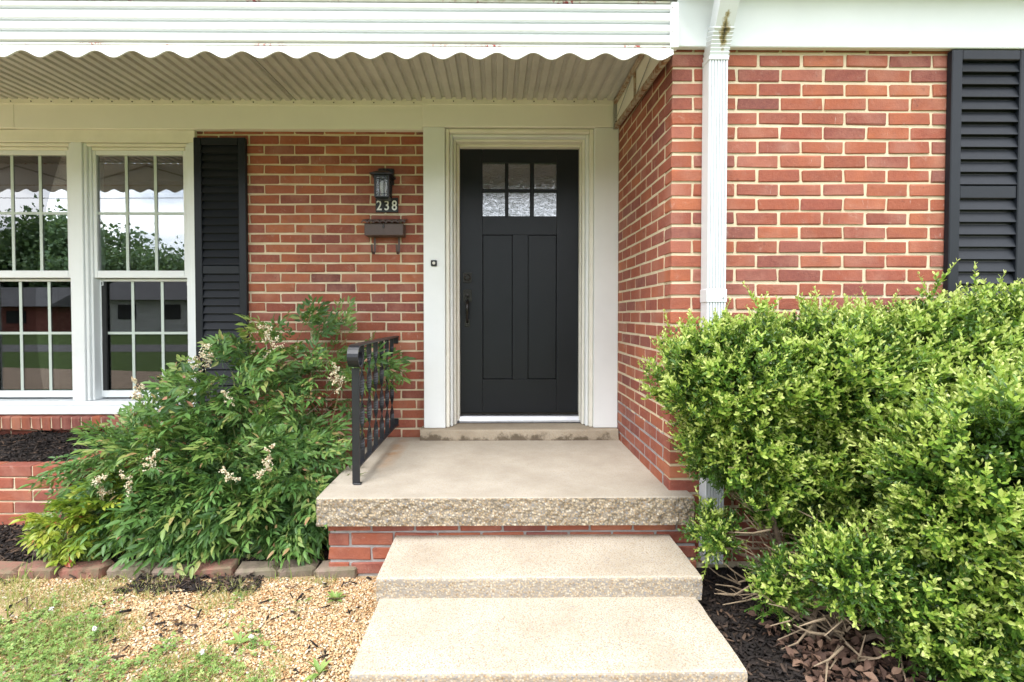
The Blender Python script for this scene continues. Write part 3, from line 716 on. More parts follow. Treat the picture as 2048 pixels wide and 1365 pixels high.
m.add(vs, fs).build('elbow', mat_elbow(), ds)

# ------------------------------------------------------------------ awning
AW = thing('awning', (-1.7, -.65, 2.06), 'white metal awning with scalloped valance and corrugated roof over porch and window', 'awning')
AX0, AX1, AYF = -5.0, .832, -1.27
ZR_, ZF_ = 2.368, 2.338                       # sheet height at the wall and at the front
def corr(x0, npitch):
    P_ = .070; prof = []
    for i in range(npitch):
        b = x0+P_*i; prof += [(b, 0), (b+.036, 0), (b+.043, .015), (b+.063, .015)]
    prof.append((x0+P_*npitch, 0)); return prof
def roof_panel(x0, npitch, lift):
    pr = corr(x0, npitch); m = MB(); vs = []; n = len(pr)
    for (y, zb) in ((-.058, ZR_), (-.66, (ZR_+ZF_)/2), (AYF-.03, ZF_)):
        for (x, z) in pr: vs.append((x, y, zb+z+lift))
        for (x, z) in pr: vs.append((x, y, zb+z+lift+.0015))
    fs = []
    for r in range(2):
        o_ = r*2*n
        for i in range(n-1): fs += [(o_+i, o_+i+1, o_+2*n+i+1, o_+2*n+i), (o_+n+i, o_+3*n+i, o_+3*n+i+1, o_+n+i+1)]
    for o_ in (0, 4*n):
        for i in range(n-1): fs.append((o_+i, o_+n+i, o_+n+i+1, o_+i+1))
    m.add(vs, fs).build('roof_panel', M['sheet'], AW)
xx = AX1-.07*14.4
roof_panel(-.204, 15, 0)
for i in range(1, 4): roof_panel(-.204-1.26*i, 19, .004 if i % 2 else 0)
roof_panel(-.204-1.26*4, 19, 0)
for (xa, xb, z) in ((-5.0, -.517, 2.343), (-.515, .846, 2.347)):
    MB().cbox(xa, xb, -.066, -.0555, z-.004, z+.045, .002).build('wall_flashing', M['cream'], AW) if xa < -1 else MB().cbox(xa, xb, -.098, -.0885, z-.012, z+.04, .002).build('wall_flashing', M['cream'], AW)
for i in range(38):
    xs_ = -4.2+.1395*i
    if xs_ < .8: MB().tube([(xs_, -.068 if xs_ < -.517 else -.0982, 2.356), (xs_, -.072 if xs_ < -.517 else -.102, 2.356)], .004, 6).build('screw', M['hard'], AW)
# front fascia: four pressed ribs
zs = [2.325, 2.284, 2.231, 2.182, 2.131]; pf = []
for a, b in zip(zs[:-1], zs[1:]):
    pf += [(AYF+.014, a), (AYF+.006, a-.002), (AYF-.006, a-.009), (AYF-.006, b+.013), (AYF-.002, b+.0095), (AYF+.014, b+.008)]
pf += [(AYF+.014, zs[-1]), (AYF+.018, zs[-1]), (AYF+.018, zs[0]+.0001)]
MB().prism(pf, 'x', AX0, AX1-.0205).build('fascia', M['awning'], AW)
MB().cbox(AX1-.020, AX1+.018, AYF-.010, AYF+.03, 2.118, 2.328, .003).build('corner_post', M['awning'], AW)
for z in (2.30, 2.19): MB().tube([(AX1-.012, AYF-.0101, z), (AX1-.012, AYF-.013, z)], .004, 8).build('screw', M['galv'], AW)
# paint loss on the ledge under the fascia
def mat_ledge():
    t = NT('white_ledge_red_primer'); gp = t.n('NewGeometry').outputs['Position']; n1 = t.noise(gp, 5, 5, .6); n2 = t.noise(gp, 60, 5, .6)
    f = t.math('MULTIPLY', t.ramp(n1, [(.5, 0), (.6, 1)]), t.ramp(n2, [(.5, 0), (.56, 1)])); t.set(t.mix(f, (.70, .69, .62), (.32, .03, .025)), .5); return t.m
ML = mat_ledge()
MB().cbox(AX0, AX1-.0205, AYF-.001, AYF+.02, 2.122, 2.1305, .001).build('ledge', ML, AW)
MB().cbox(AX0, AX1-.0205, AYF-.003, AYF+.02, 2.3255, 2.3335, .001).build('ledge', ML, AW)
# scalloped valance
SP = .1685; n = int((AX1-.004-AX0)/(SP/20)); vs = []; fs = []; ph = -2.185
for i in range(n+1):
    x = AX0+(AX1-.004-AX0)*i/n; zz = 2.0775+.0155*math.cos(2*math.pi*(x-ph)/SP)
    for (y, z) in ((AYF+.003, 2.1219), (AYF-.001, 2.112), (AYF-.001, zz+.006), (AYF-.0045, zz+.004), (AYF-.0045, zz), (AYF+.004, zz), (AYF+.0045, zz+.006), (AYF+.0045, 2.1219)): vs.append((x, y, z))
for i in range(n):
    for j in range(8): fs.append((i*8+j, i*8+(j+1) % 8, i*8+8+(j+1) % 8, i*8+8+j))
fs += [tuple(range(8)), tuple(range(8*n+7, 8*n-1, -1))]
MB().add(vs, fs).build('valance', M['awning'], AW)
# end frame beside the side wall
MB().bar((.836, -.10, 2.185), (.812, -1.245, 2.098), .022, .030).build('lower_arm', M['rust'], AW)
MB().bar((.826, -.10, 2.345), (.806, -1.245, 2.315), .020, .022).build('upper_arm', M['rust'], AW)
MB().bar((.824, -.62, 2.155), (.822, -.62, 2.33), .012, .012, (0, 1, 0)).build('strut', M['rust'], AW)
MB().tube([(.822, -.14, 2.21), (.812, -.6, 2.30)], .003, 6).tube([(.822, -.64, 2.16), (.812, -1.2, 2.29)], .003, 6).build('brace_wire', M['galv'], AW)
MB().cbox(.815, .848, -.112, -.0985, 2.165, 2.345, .002).build('wall_angle', M['galv'], AW)
for z in (2.19, 2.215, 2.24): MB().tube([(.832, -.1121, z), (.832, -.116, z)], .004, 8).build('bolt', M['hard'], AW)
MB().add([(.838, -.115, 2.20), (.824, -1.245, 2.11), (.824, -1.245, 2.33), (.838, -.115, 2.36), (.841, -.115, 2.20), (.827, -1.245, 2.11), (.827, -1.245, 2.33), (.841, -.115, 2.36)], FQ).build('end_panel', M['frieze'], AW)
for xq in (-.21, -1.47, -2.73, -3.99):      # rafters and crossed braces inside the front, seen in the glass
    MB().bar((xq, -1.24, 2.13), (xq-.63, -1.24, 2.31), .006, .014).bar((xq-1.26, -1.236, 2.13), (xq-.63, -1.236, 2.31), .006, .014).build('brace', M['galv'], AW)

# ------------------------------------------------------------------ planter and brick edging
pt = thing('planter', (-3.2, -.3, GZ), 'low red brick planter box under the left window', 'planter')
PX1, PY = -2.560, -.62
MB().box(-4.6, PX1-.008, PY+.007, PY+.10, GZ-.05, -.03).box(PX1-.11, PX1-.008, PY+.10, -.001, GZ-.05, -.03).build('mortar', M['mortar'], pt)
for k in range(5):
    z = -.0575-.0735*k; x = PX1-(0 if k % 2 == 0 else PITCH/2)
    x1 = PX1
    while x1 > -3.95:
        x0 = (x1-BL) if (k % 2 == 0 or x1 < PX1) else x1-.10
        brick(pt, (x0+x1)/2, PY+BD/2, z, x1-x0, 0, .062); x1 = x0-.010
    y = PY+(.11 if k % 2 == 0 else 0)
    while y < -.03:
        y1 = min(y+BL, -.012)
        if y1-y > .03: brick(pt, PX1-BD/2, (y+y1)/2, z, y1-y, math.pi/2, .062)
        y = y1+.010
struct(MB().box(-4.6, PX1-.1, PY+.09, -.001, -.3, -.05).build('planter_soil', M['soil'])); bpy.data.objects['planter_soil']['label'] = 'dark soil inside the brick planter'
ed = thing('brick_edging', (-1.7, -1.17, GZ), 'row of weathered worn bricks edging the nandina bed', 'edging')
EDG = [MB().cbox(-.105, .105, -.05, .05, -.032, .032, .013, .007).mesh('brick', M['brick']) for _ in range(4)]
def mat_mossy():
    t = NT('mossy_old_brick'); r_ = t.n('ObjectInfo').outputs['Random']; c = t.coord(); n1 = t.noise(c, 18, 7, .65)
    base = t.ramp(r_, [(0, (.30, .13, .10)), (.35, (.26, .15, .12)), (.6, (.20, .17, .13)), (1, (.27, .20, .16))])
    k = t.mix(t.ramp(n1, [(.4, 0), (.65, .8)]), base, (.17, .16, .10)); t.set(k, .95, 0, .1); t.bump(t.noise(c, 70, 6, .7), .7, .006); return t.m
MM = mat_mossy()
for e in EDG: e.materials.clear(); e.materials.append(MM)
x = -2.75
while x < -.86:
    ln = .205*random.uniform(.85, 1.05); sc_ = ln/.21
    o_ = put('brick', random.choice(EDG), (x+ln/2, -1.145+random.uniform(-.012, .012), -.392+random.uniform(-.008, .008)), ed, (R(random.uniform(-4, 8)), R(random.uniform(-2, 2)), R(random.uniform(-5, 5))), (sc_, 1, 1)); x += ln+random.uniform(.004, .018)

# ================================================================== VEGETATION
def leaf_tpl(w=.3, fold=.12, droop=.08, pts=((.28, .9), (.62, .85))):
    """lanceolate leaf of unit length along +x: 9 vertices, 8 triangles"""
    (a, wa), (b, wb) = pts; h = w/2
    V = np.array([(0, 0, 0), (a, 0, -droop*a*a), (b, 0, -droop*b*b), (1, 0, -droop),
                  (a, h*wa, fold*h-droop*a*a), (b, h*wb, fold*h-droop*b*b), (a, -h*wa, fold*h-droop*a*a), (b, -h*wb, fold*h-droop*b*b)], float)
    T = np.array([(0,1,4), (1,2,5), (1,5,4), (2,3,5), (0,6,1), (1,7,2), (1,6,7), (2,7,3)]); return V, T
def oval_tpl(w=.5, cup=.2):
    h = w/2
    V = np.array([(0, 0, 0), (1, 0, 0), (.33, h*.92, cup*h), (.74, h*.82, cup*h), (.33, -h*.92, cup*h), (.74, -h*.82, cup*h)], float)
    T = np.array([(0,1,3), (0,3,2), (0,5,1), (0,4,5)]); return V, T
def place_leaf(V, p, dirn, up, ln):
    x = np.array(dirn, float); x /= np.linalg.norm(x); y = np.cross(up, x); nrm = np.linalg.norm(y)
    y = y/nrm if nrm > 1e-6 else np.array([0, 1., 0]); z = np.cross(x, y)
    return (V*ln)@np.stack([x, y, z])+np.array(p)
def thin_stick(p0, p1, r):
    m = MB().tube([p0, p1], [r, r*.6], 3, cap=False); V = np.array(m.v); T = []
    for q in m.f: T += [(q[0], q[1], q[2]), (q[0], q[2], q[3])]
    return V, np.array(T)

# ---------------------------------------------------------------- nandina sprays (compound leaves)
LN = leaf_tpl(.30, .35, .16)
def nandina_spray(seed, size=.25, wid=.30, leaf=.052):
    r = np.random.default_rng(seed); lf = leaf_tpl(wid, .4, .14+.1*r.random()); parts = []
    def rach(t): return np.array([t*size, .02*math.sin(t*3+seed)*size*4*.3, -.30*size*t*t])
    base = r.normal(.50, .14)
    def leaflet(p, d, ln):
        d = np.array(d, float)+r.normal(0, .22, 3)
        tone = np.clip(base+r.normal(0, .10), .02, .80)
        if r.random() < .05: tone = .80+.18*r.random()
        V = place_leaf(lf[0], p, d, np.array([0, 0, 1.])+r.normal(0, .25, 3), ln); parts.append((V, lf[1], np.full(len(V), tone)))
    for i in range(3):
        a, b = rach(i/3), rach((i+1)/3); V, T = thin_stick(a, b, .0014); parts.append((V, T, np.full(len(V), .5)))
    for i, t in enumerate((.34, .54, .73, .88)):
        for sd in (-1, 1):
            o = rach(t); pl_ = size*(.42-.26*t)*r.uniform(.85, 1.1); d = np.array([.75, sd*.72, r.normal(-.05, .14)]); d /= np.linalg.norm(d)
            e = o+d*pl_; V, T = thin_stick(o, e, .0009); parts.append((V, T, np.full(len(V), .5)))
            nl = 3 if t < .5 else (2 if t < .8 else 1)
            for q in range(nl):
                u = .45+.45*q/max(1, nl-1) if nl > 1 else .7
                for s2 in (-1, 1):
                    dd = d*.75+np.cross([0, 0, 1], d)*s2*.7+np.array([0, 0, r.normal(-.12, .15)]); leaflet(o+d*pl_*u, dd, leaf*r.uniform(.5, 1.1))
            leaflet(e, d+np.array([0, 0, -.15]), leaf*r.uniform(.9, 1.15))
    leaflet(rach(1.), np.array([1, 0, -.5]), leaf*1.15)
    return cat_parts(parts)
def in_blob(P, b, s=1.0): return (((P-np.array(b[0]))/(np.array(b[1])*s))**2).sum(1) < 1
def sample_blobs(blobs, ns, scale=1.0, hid=.85, lump=.10, shell=.0, keep=None):
    PP, NN = [], []
    for i, (b, n) in enumerate(zip(blobs, ns)):
        c, r = np.array(b[0]), np.array(b[1]); d = rng.normal(size=(n*4, 3)); d /= np.linalg.norm(d, axis=1, keepdims=True)
        k = np.array([1+lump*noise.noise(Vector(q*3.2)+Vector((i*7.3, 0, 0)))*1.6+lump*.8*noise.noise(Vector(q*7)+Vector((i*3.3, 5, 0))) for q in d])
        P = c+d*r*(scale*k*(1-shell*rng.random(len(d))))[:, None]; N = d/r; N /= np.linalg.norm(N, axis=1, keepdims=True)
        ok = np.ones(len(P), bool)
        for j, b2 in enumerate(blobs):
            if j != i: ok &= ~in_blob(P, b2, hid*scale)
        if keep is not None: ok &= keep(P, N)
        PP.append(P[ok][:n]); NN.append(N[ok][:n])
    return np.concatenate(PP), np.concatenate(NN)

NB = [((-1.45, -.75, -.02), (.55, .33, .34)), ((-1.20, -.36, .46), (.46, .22, .36)), ((-1.95, -.72, 0), (.38, .30, .30)),
      ((-1.62, -.52, .38), (.26, .22, .27)), ((-1.55, -.86, -.15), (.58, .17, .17)), ((-1.10, -.92, -.10), (.17, .16, .24))]
nd = thing('nandina_bush', (-1.45, -.65, GZ), 'large dark green nandina bush with cream flower clusters beside the porch', 'bush')
def keep_n(P, N): return (P[:, 1] < -.07) & (P[:, 2] > GZ+.03) & (P[:, 1] > -1.0) & (P[:, 0] < -.80) & ((P[:, 0] < -.90) | (P[:, 1] > -.4) | (P[:, 2] < -.0))
P1, N1 = sample_blobs(NB, [200, 78, 110, 62, 190, 85], .86, .72, .18, .35, keep_n)
D1 = N1*.8+rng.normal(0, .55, N1.shape); D1[:, 2] += np.where(P1[:, 2] > .25, .25, -.38); D1[:, 1] -= .25; D1[:, 0] -= .18*(P1[:, 2] < .1)
D1 /= np.linalg.norm(D1, axis=1, keepdims=True); D1[:, 1] = np.where(P1[:, 1]+.24*D1[:, 1] > -.03, -abs(D1[:, 1]), D1[:, 1])
D1[:, 2] = np.where((P1[:, 2]+.22*D1[:, 2]) < GZ+.03, .0, D1[:, 2])
FR1 = frames(D1, np.tile([0, 0, 1.], (len(D1), 1))+np.array([0, -.45, 0]), rng.normal(0, .45, len(D1)))
SPR = [nandina_spray(100+i, .20+.012*(i % 6), .29+.02*(i % 3), .050+.003*(i % 4)) for i in range(14)]
SPM = [np_mesh('leaf_spray', V-0, T, M['nandina'], t) for V, T, t in SPR]
order = np.argsort(np.linalg.norm(P1-np.array([0, -3.67, .87]), axis=1)); rest = []
def mat4(Rm, p, s=1.): 
    m = Matrix([[*(Rm[i]*s), p[i]] for i in range(3)]+[[0, 0, 0, 1]]); return m
nd_l = np.array(wloc(nd))
for c_, i in enumerate(order):
    v = i % 14; s = rng.uniform(.65, 1.2)*(1.1 if P1[i, 2] > .3 else 1)
    if c_ < 290:
        o = bpy.data.objects.new('leaf_spray', SPM[v]); COL.objects.link(o); o.parent = nd; o.matrix_local = mat4(FR1[i], P1[i]-nd_l, s)
    else:
        V, T, t = SPR[v]; rest.append(((V*s)@FR1[i].T+P1[i]-nd_l, T, t))
# inner leaves, shade painted in as a darker tone
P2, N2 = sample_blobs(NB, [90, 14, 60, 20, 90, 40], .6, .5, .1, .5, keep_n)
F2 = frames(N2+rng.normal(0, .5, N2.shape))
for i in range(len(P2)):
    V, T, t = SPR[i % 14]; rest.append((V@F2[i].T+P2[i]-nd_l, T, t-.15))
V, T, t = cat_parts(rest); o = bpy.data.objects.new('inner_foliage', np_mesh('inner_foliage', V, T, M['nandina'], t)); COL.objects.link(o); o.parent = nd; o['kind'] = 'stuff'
for i in range(0, len(P1), 9):
    p = P1[i]; b = Vector((-1.45+.35*random.uniform(-1, 1), -.62+random.uniform(-.15, .1), GZ-.03)); mid = (b*.5+Vector(p)*.5)+Vector((0, 0, .12))
    MB().tube([b, b*.6+mid*.4+Vector((0, 0, .05)), mid, Vector(p)], [.006, .005, .004, .0018], 5).build('stem', M['bark'] if i % 2 else M['stem'], nd)
def cluster(parent, c, r, seed, n=70, mat='flower', rad=.0052, name='flower_cluster', sq=(1, .8, 1)):
    r_ = np.random.default_rng(seed); ov = np.array([(1,0,0), (-1,0,0), (0,1,0), (0,-1,0), (0,0,1), (0,0,-1)], float); ot = np.array([(0,2,4), (2,1,4), (1,3,4), (3,0,4), (2,0,5), (1,2,5), (3,1,5), (0,3,5)])
    P = r_.normal(size=(n, 3)); P /= np.linalg.norm(P, axis=1, keepdims=True); P *= (r*r_.random(n)**.4)[:, None]*np.array(sq); P[:, 2] *= 1.2
    if name == 'flower_cluster':            # loose panicle: short branches along a leaning axis
        ax_ = np.array([r_.normal(0, .5), -.2, 1.]); ax_ /= np.linalg.norm(ax_); nb = 11; k_ = r_.integers(0, nb, n); tb = np.linspace(-.9, 1.1, nb)
        bd = r_.normal(size=(nb, 3)); bd /= np.linalg.norm(bd, axis=1, keepdims=True)
        P = ax_*(tb[k_]*r)[:, None]+bd[k_]*(r_.random(n)**.7*r*.85*(1.15-.55*(tb[k_]+.9)/2))[:, None]+r_.normal(0, r*.09, (n, 3))
    off = np.array(wloc(parent)) if parent is not None else np.zeros(3)
    Rm = np.stack([np.eye(3)*rad*r_.uniform(.6, 1.3) for _ in range(n)]); VV, TT, tt = instance(ov, ot, np.zeros(6), Rm, P+np.array(c)-off, r_.random(n))
    o = bpy.data.objects.new(name, np_mesh(name, VV, TT, M[mat], tt)); COL.objects.link(o)
    if parent is not None: o.parent = parent
    return o
for i, (x, y, z, r) in enumerate(((-1.44, -.42, .72, .075), (-1.82, -.48, .60, .075), (-.985, -.50, .47, .062), (-2.12, -.62, .42, .055), (-1.60, -.62, .38, .035), (-1.78, -1.02, .10, .055), (-1.18, -1.04, .12, .06), (-2.08, -.98, -.05, .065), (-1.93, -1.00, .0, .045), (-1.37, -1.05, .05, .035))):
    f_ = .93 if z > .3 else .955; x, y, z = x*f_, (y+3.669)*f_-3.669, (z-.8725)*f_+.8725
    c_ = cluster(nd, (x, y, z), r, 40+i, int(3600*r), rad=.0046)
    MB().tube([(x*.9-.145, y*.6-.25, z-.28), (x, y+.02, z-.08), (x, y, z+r*.6)], [.003, .002, .001], 5).build('stem', M['stem'], nd)

dw = thing('dwarf_nandina', (-2.15, -.97, GZ), 'small yellow green dwarf nandina at the left end of the big dark bush', 'bush')
DB = [((-2.17, -.99, -.22), (.17, .12, .14)), ((-2.04, -.97, -.12), (.10, .10, .10))]
Pd, Nd = sample_blobs(DB, [95, 45], .85, .7, .15, .45, lambda P, N: (P[:, 2] > GZ+.02) & (P[:, 1] > -1.1))
Dd = Nd+rng.normal(0, .4, Nd.shape); Dd[:, 1] -= .2; Dd[:, 2] += .15
Fd = frames(Dd, np.tile([0, -.5, 1.], (len(Dd), 1))); DS = [nandina_spray(300+i, .13, .46, .040) for i in range(6)]
DM = [np_mesh('leaf_spray', V, T, M['dwarf'], t+.15*rng.normal()) for V, T, t in DS]
for i in range(len(Pd)):
    o = bpy.data.objects.new('leaf_spray', DM[i % 6]); COL.objects.link(o); o.parent = dw; o.matrix_local = mat4(Fd[i], Pd[i]-np.array(wloc(dw)), rng.uniform(.75, 1.1))
for i in range(0, len(Pd), 10): MB().tube([(-2.14+random.uniform(-.06, .06), -.97, GZ-.02), tuple(Pd[i]*.5+np.array([-2.14, -.97, GZ+.1])*.5), tuple(Pd[i])], [.004, .003, .0015], 5).build('stem', M['bark'], dw)

# ---------------------------------------------------------------- boxwood
LO = oval_tpl(.47, .28)
def box_sprig(seed, ln=.12, pairs=9, leaf=.023, young=1.0):
    r = np.random.default_rng(seed); parts = []; bend = r.normal(0, .12, 2)
    def ax(t): return np.array([bend[0]*ln*t*t, bend[1]*ln*t*t, ln*t])
    V, T = thin_stick(ax(0), ax(.5), .0016); parts.append((V, T, np.full(len(V), .5))); V, T = thin_stick(ax(.5), ax(1), .0010); parts.append((V, T, np.full(len(V), .7)))
    for i in range(pairs):
        t = .10+.88*i/(pairs-1); a0 = (math.pi/2)*(i % 2)+r.normal(0, .25)
        for s in (0, math.pi):
            a = a0+s+r.normal(0, .12); el = .35+.75*t+r.normal(0, .15)
            d = np.array([math.cos(a)*math.cos(el), math.sin(a)*math.cos(el), math.sin(el)])
            L_ = leaf*(1.0-.35*max(0, t-.65)/.35)*r.uniform(.8, 1.12)
            tone = np.clip(.20+.86*young*max(0, t-.12)**1.25+r.normal(0, .09), .03, 1)
            if r.random() < .006: tone = 1.0
            V = place_leaf(LO[0], ax(t), d, ax(1)+r.normal(0, .03, 3), L_); parts.append((V, LO[1], np.full(len(V), tone)))
    for k in range(2):                                  # a side shoot or two
        t0 = r.uniform(.25, .6); a = r.uniform(0, 6.28); dv = np.array([math.cos(a)*.7, math.sin(a)*.7, .75])
        for i in range(4):
            p = ax(t0)+dv*(.018+.013*i)
            for s in (0, math.pi):
                aa = a+s+(math.pi/2)*(i % 2); d = np.array([math.cos(aa)*.7, math.sin(aa)*.7, .55])+dv*.3
                V = place_leaf(LO[0], p, d, dv, leaf*.85*r.uniform(.8, 1.1)); parts.append((V, LO[1], np.full(len(V), np.clip(.28+.15*i*young+r.normal(0, .08), .03, 1))))
    return cat_parts(parts)
YS = [box_sprig(500+i, .105+.012*(i % 4), 8+i % 3, .0225+.001*(i % 3), 1.05) for i in range(9)]+[box_sprig(560+i, .165+.015*i, 12+i, .022, 1.05) for i in range(3)]
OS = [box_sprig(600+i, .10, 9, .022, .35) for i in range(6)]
YM = [np_mesh('leafy_sprig', V, T, M['box'], t) for V, T, t in YS]
def zframes(Z):
    F = frames(Z); Rm = np.stack([F[:, :, 1], F[:, :, 2], F[:, :, 0]], 2); a = rng.random(len(Z))*6.28
    c, s = np.cos(a)[:, None], np.sin(a)[:, None]; X, Yv = Rm[:, :, 0]*c+Rm[:, :, 1]*s, Rm[:, :, 1]*c-Rm[:, :, 0]*s
    return np.stack([X, Yv, Rm[:, :, 2]], 2)
def boxwood(label, blobs, dens, base, nobj, seed, keep, trunks=5, grp='boxwood shrubs'):
    t_ = thing('boxwood_shrub', (*base, GZ), label, 'shrub', grp); off = np.array(wloc(t_))
    areas = [4*math.pi*((b[1][0]*b[1][1])**1.6/3+(b[1][0]*b[1][2])**1.6/3+(b[1][1]*b[1][2])**1.6/3)**(1/1.6) for b in blobs]
    P, N = sample_blobs(blobs, [int(a*dens) for a in areas], .97, .84, .34, .22, keep)
    Z = N*.7+rng.normal(0, .24, N.shape); Z[:, 2] += .72; Z[:, 1] -= .12
    P = P-Z/np.linalg.norm(Z, axis=1, keepdims=True)*.075
    Fz = zframes(Z); dist = np.linalg.norm(P-np.array([0, -3.67, .87]), axis=1)+.6*(N[:, 1] > .3); order = np.argsort(dist); rest = []
    for c_, i in enumerate(order):
        s = rng.uniform(.65, 1.3)
        if c_ < nobj:
            o = bpy.data.objects.new('leafy_sprig', YM[i % 12]); COL.objects.link(o); o.parent = t_; o.matrix_local = mat4(Fz[i], P[i]-off, s)
        else:
            V, T, t = YS[i % 12]; rest.append(((V*s)@Fz[i].T+P[i]-off, T, t))
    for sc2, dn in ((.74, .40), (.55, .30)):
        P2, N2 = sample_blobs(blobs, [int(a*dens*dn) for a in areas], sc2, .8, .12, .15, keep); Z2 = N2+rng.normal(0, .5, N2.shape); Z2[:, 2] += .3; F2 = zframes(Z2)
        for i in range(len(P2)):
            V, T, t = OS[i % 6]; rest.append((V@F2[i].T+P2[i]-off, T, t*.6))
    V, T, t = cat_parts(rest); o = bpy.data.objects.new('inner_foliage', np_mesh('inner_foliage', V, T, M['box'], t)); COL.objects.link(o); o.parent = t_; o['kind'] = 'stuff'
    r = random.Random(seed)
    for k in range(trunks):
        b = blobs[k % len(blobs)]; c = Vector(b[0]); root = Vector((base[0]+r.uniform(-.10, .10), base[1]+r.uniform(-.06, .06), GZ-.03))
        q1 = root.lerp(c, .35)+Vector((r.uniform(-.05, .05), r.uniform(-.05, .05), .05)); q2 = root.lerp(c, .7)+Vector((r.uniform(-.06, .06), r.uniform(-.06, .06), .0))
        br = MB().tube([root, q1, q2, c], [.013, .010, .008, .004], 7).build('branch', M['bark'], t_)
        for j in range(7):
            u = r.uniform(.15, .95); s0 = root.lerp(q1, u*2) if u < .5 else q1.lerp(q2, u*2-1)
            e = s0+Vector((r.uniform(-.22, .22), r.uniform(-.22, .1), r.uniform(-.04, .16))); e.z = max(e.z, GZ+.04); e.y = min(e.y, YF-.04)
            MB().tube([s0, s0.lerp(e, .5)+Vector((r.uniform(-.03, .03), 0, r.uniform(-.03, .03))), e], [.004, .003, .0014], 5).build('twig', M['twig'], br)
    return t_
BB1 = [((1.00, -1.50, .60), (.29, .28, .23)), ((1.42, -1.50, .61), (.36, .30, .25)), ((1.86, -1.50, .66), (.38, .30, .26)), ((2.30, -1.52, .69), (.36, .32, .27)),
       ((1.10, -1.46, .28), (.26, .24, .26)), ((1.55, -1.46, .25), (.36, .26, .30)), ((.955, -1.50, -.06), (.08, .08, .07)), ((1.28, -1.42, -.02), (.2, .16, .12))]
kw = lambda P, N: (P[:, 1] < YF-.03) & (P[:, 2] > GZ+.03) & ((P[:, 0] > .87) | (P[:, 2] > .28)) & ((P[:, 0] > 1.13) | (P[:, 2] > .17) | (P[:, 2] < -.0) & (P[:, 0] < .99) | (P[:, 1] < -1.65)) & ((P[:, 1] < -1.65) | (P[:, 2] > -.02) | (P[:, 0] < .99) | (P[:, 0] > 1.3))
boxwood('broad rear boxwood against the nearer brick wall, covering foot of downspout', BB1, 600, (1.35, -1.48), 300, 1, kw, 9)
bx1 = [o for o in bpy.data.objects if o.name.startswith('boxwood_shrub')][0]
rt = random.Random(5)
for i in range(34):
    a = Vector((rt.uniform(1.08, 1.35), rt.uniform(-1.62, -1.42), rt.uniform(-.36, .0))); e = a+Vector((rt.uniform(-.30, -.08), rt.uniform(-.16, .04), rt.uniform(-.02, .16))); e.x = max(e.x, .875); m_ = a.lerp(e, .5)+Vector((0, 0, rt.uniform(-.035, .01)))
    MB().tube([a, m_, e], [.0045, .0032, .0015], 5).build('twig', M['twig'], bx1)
    if rt.random() < .5: MB().tube([m_, m_+Vector((rt.uniform(-.09, -.03), rt.uniform(-.05, .0), rt.uniform(.02, .08)))], [.0022, .0010], 5).build('twig', M['twig'], bx1)
BB2 = [((1.64, -1.98, .28), (.29, .26, .34)), ((2.00, -1.98, .36), (.34, .30, .34)), ((1.85, -2.02, -.02), (.30, .26, .26)), ((2.25, -1.95, .1), (.3, .3, .4))]
boxwood('tall front boxwood at the right edge, nearer than the others', BB2, 600, (1.85, -1.95), 300, 2, kw, 6)
BB3 = [((1.27, -1.90, -.04), (.15, .13, .11)), ((1.45, -1.95, -.09), (.18, .14, .11)), ((1.52, -2.02, -.23), (.15, .10, .08)), ((1.07, -1.76, -.15), (.06, .06, .10)), ((1.66, -2.0, -.27), (.2, .12, .06))]
bx3 = boxwood('low sprawling boxwood with bare twigs over the dark mulch', BB3, 560, (1.27, -1.70), 260, 3, kw, 6)
for i in range(30):
    a = Vector((rt.uniform(1.15, 1.5), rt.uniform(-1.9, -1.68), rt.uniform(-.38, -.2))); e = a+Vector((rt.uniform(-.22, .16), rt.uniform(-.2, .0), rt.uniform(-.05, .16))); e.z = max(e.z, GZ+.03); m_ = a.lerp(e, .5)+Vector((0, 0, rt.uniform(-.03, .03)))
    MB().tube([a, m_, e], [.005, .0035, .0015], 5).build('twig', M['twig'], bx3)

# ================================================================== GROUND COVER
def scatter(name, tpl, P, Rm, mat, tones, label, cat, smooth=False):
    V, T = tpl; VV, TT, tt = instance(V, T, np.zeros(len(V)), Rm, P, tones); c = np.array([VV[:, 0].mean(), VV[:, 1].mean(), VV[:, 2].min()])
    o = bpy.data.objects.new(name, np_mesh(name, VV-c, TT, M[mat], tt, smooth)); COL.objects.link(o); o.location = c
    tag(o, label, cat, kind='stuff'); return o
def nz2d(x, y, s, o=0): return np.array([noise.noise(Vector((a*s, b*s, o))) for a, b in zip(x, y)])
def rot_rand(n, tilt, S):
    yaw = rng.random(n)*6.28; tx = rng.normal(0, tilt, n); ty = rng.normal(0, tilt, n); out_ = np.zeros((n, 3, 3))
    for i in range(n): out_[i] = np.array(Matrix.Rotation(yaw[i], 3, 'Z')@Matrix.Rotation(tx[i], 3, 'X')@Matrix.Rotation(ty[i], 3, 'Y'))
    return out_*S[:, None, :]
OCT = (np.array([(1,0,0), (-1,0,0), (0,1,0), (0,-1,0), (0,0,1), (0,0,-1), (.62,.62,.5), (-.62,.62,.5), (-.62,-.62,.5), (.62,-.62,.5)], float),
       np.array([(0,6,9), (2,7,6), (1,8,7), (3,9,8), (4,6,7), (4,7,8), (4,8,9), (4,9,6), (0,2,6), (2,1,7), (1,3,8), (3,0,9), (2,0,5), (1,2,5), (3,1,5), (0,3,5)]))
gh = lambda x, y: .012*nz2d(x, y, 2.3, 4)
N_ = 52000
x = rng.uniform(-3.0, -.485, N_); y = rng.uniform(-2.35, -1.2, N_)
gm = nz2d(x, y, 2.1, 1)+.5*nz2d(x, y, 6, 2)+(x+1.55)*.55+(y+1.75)*.75
kp = gm > rng.normal(-.10, .22, N_); x, y = x[kp], y[kp]; n = len(x)
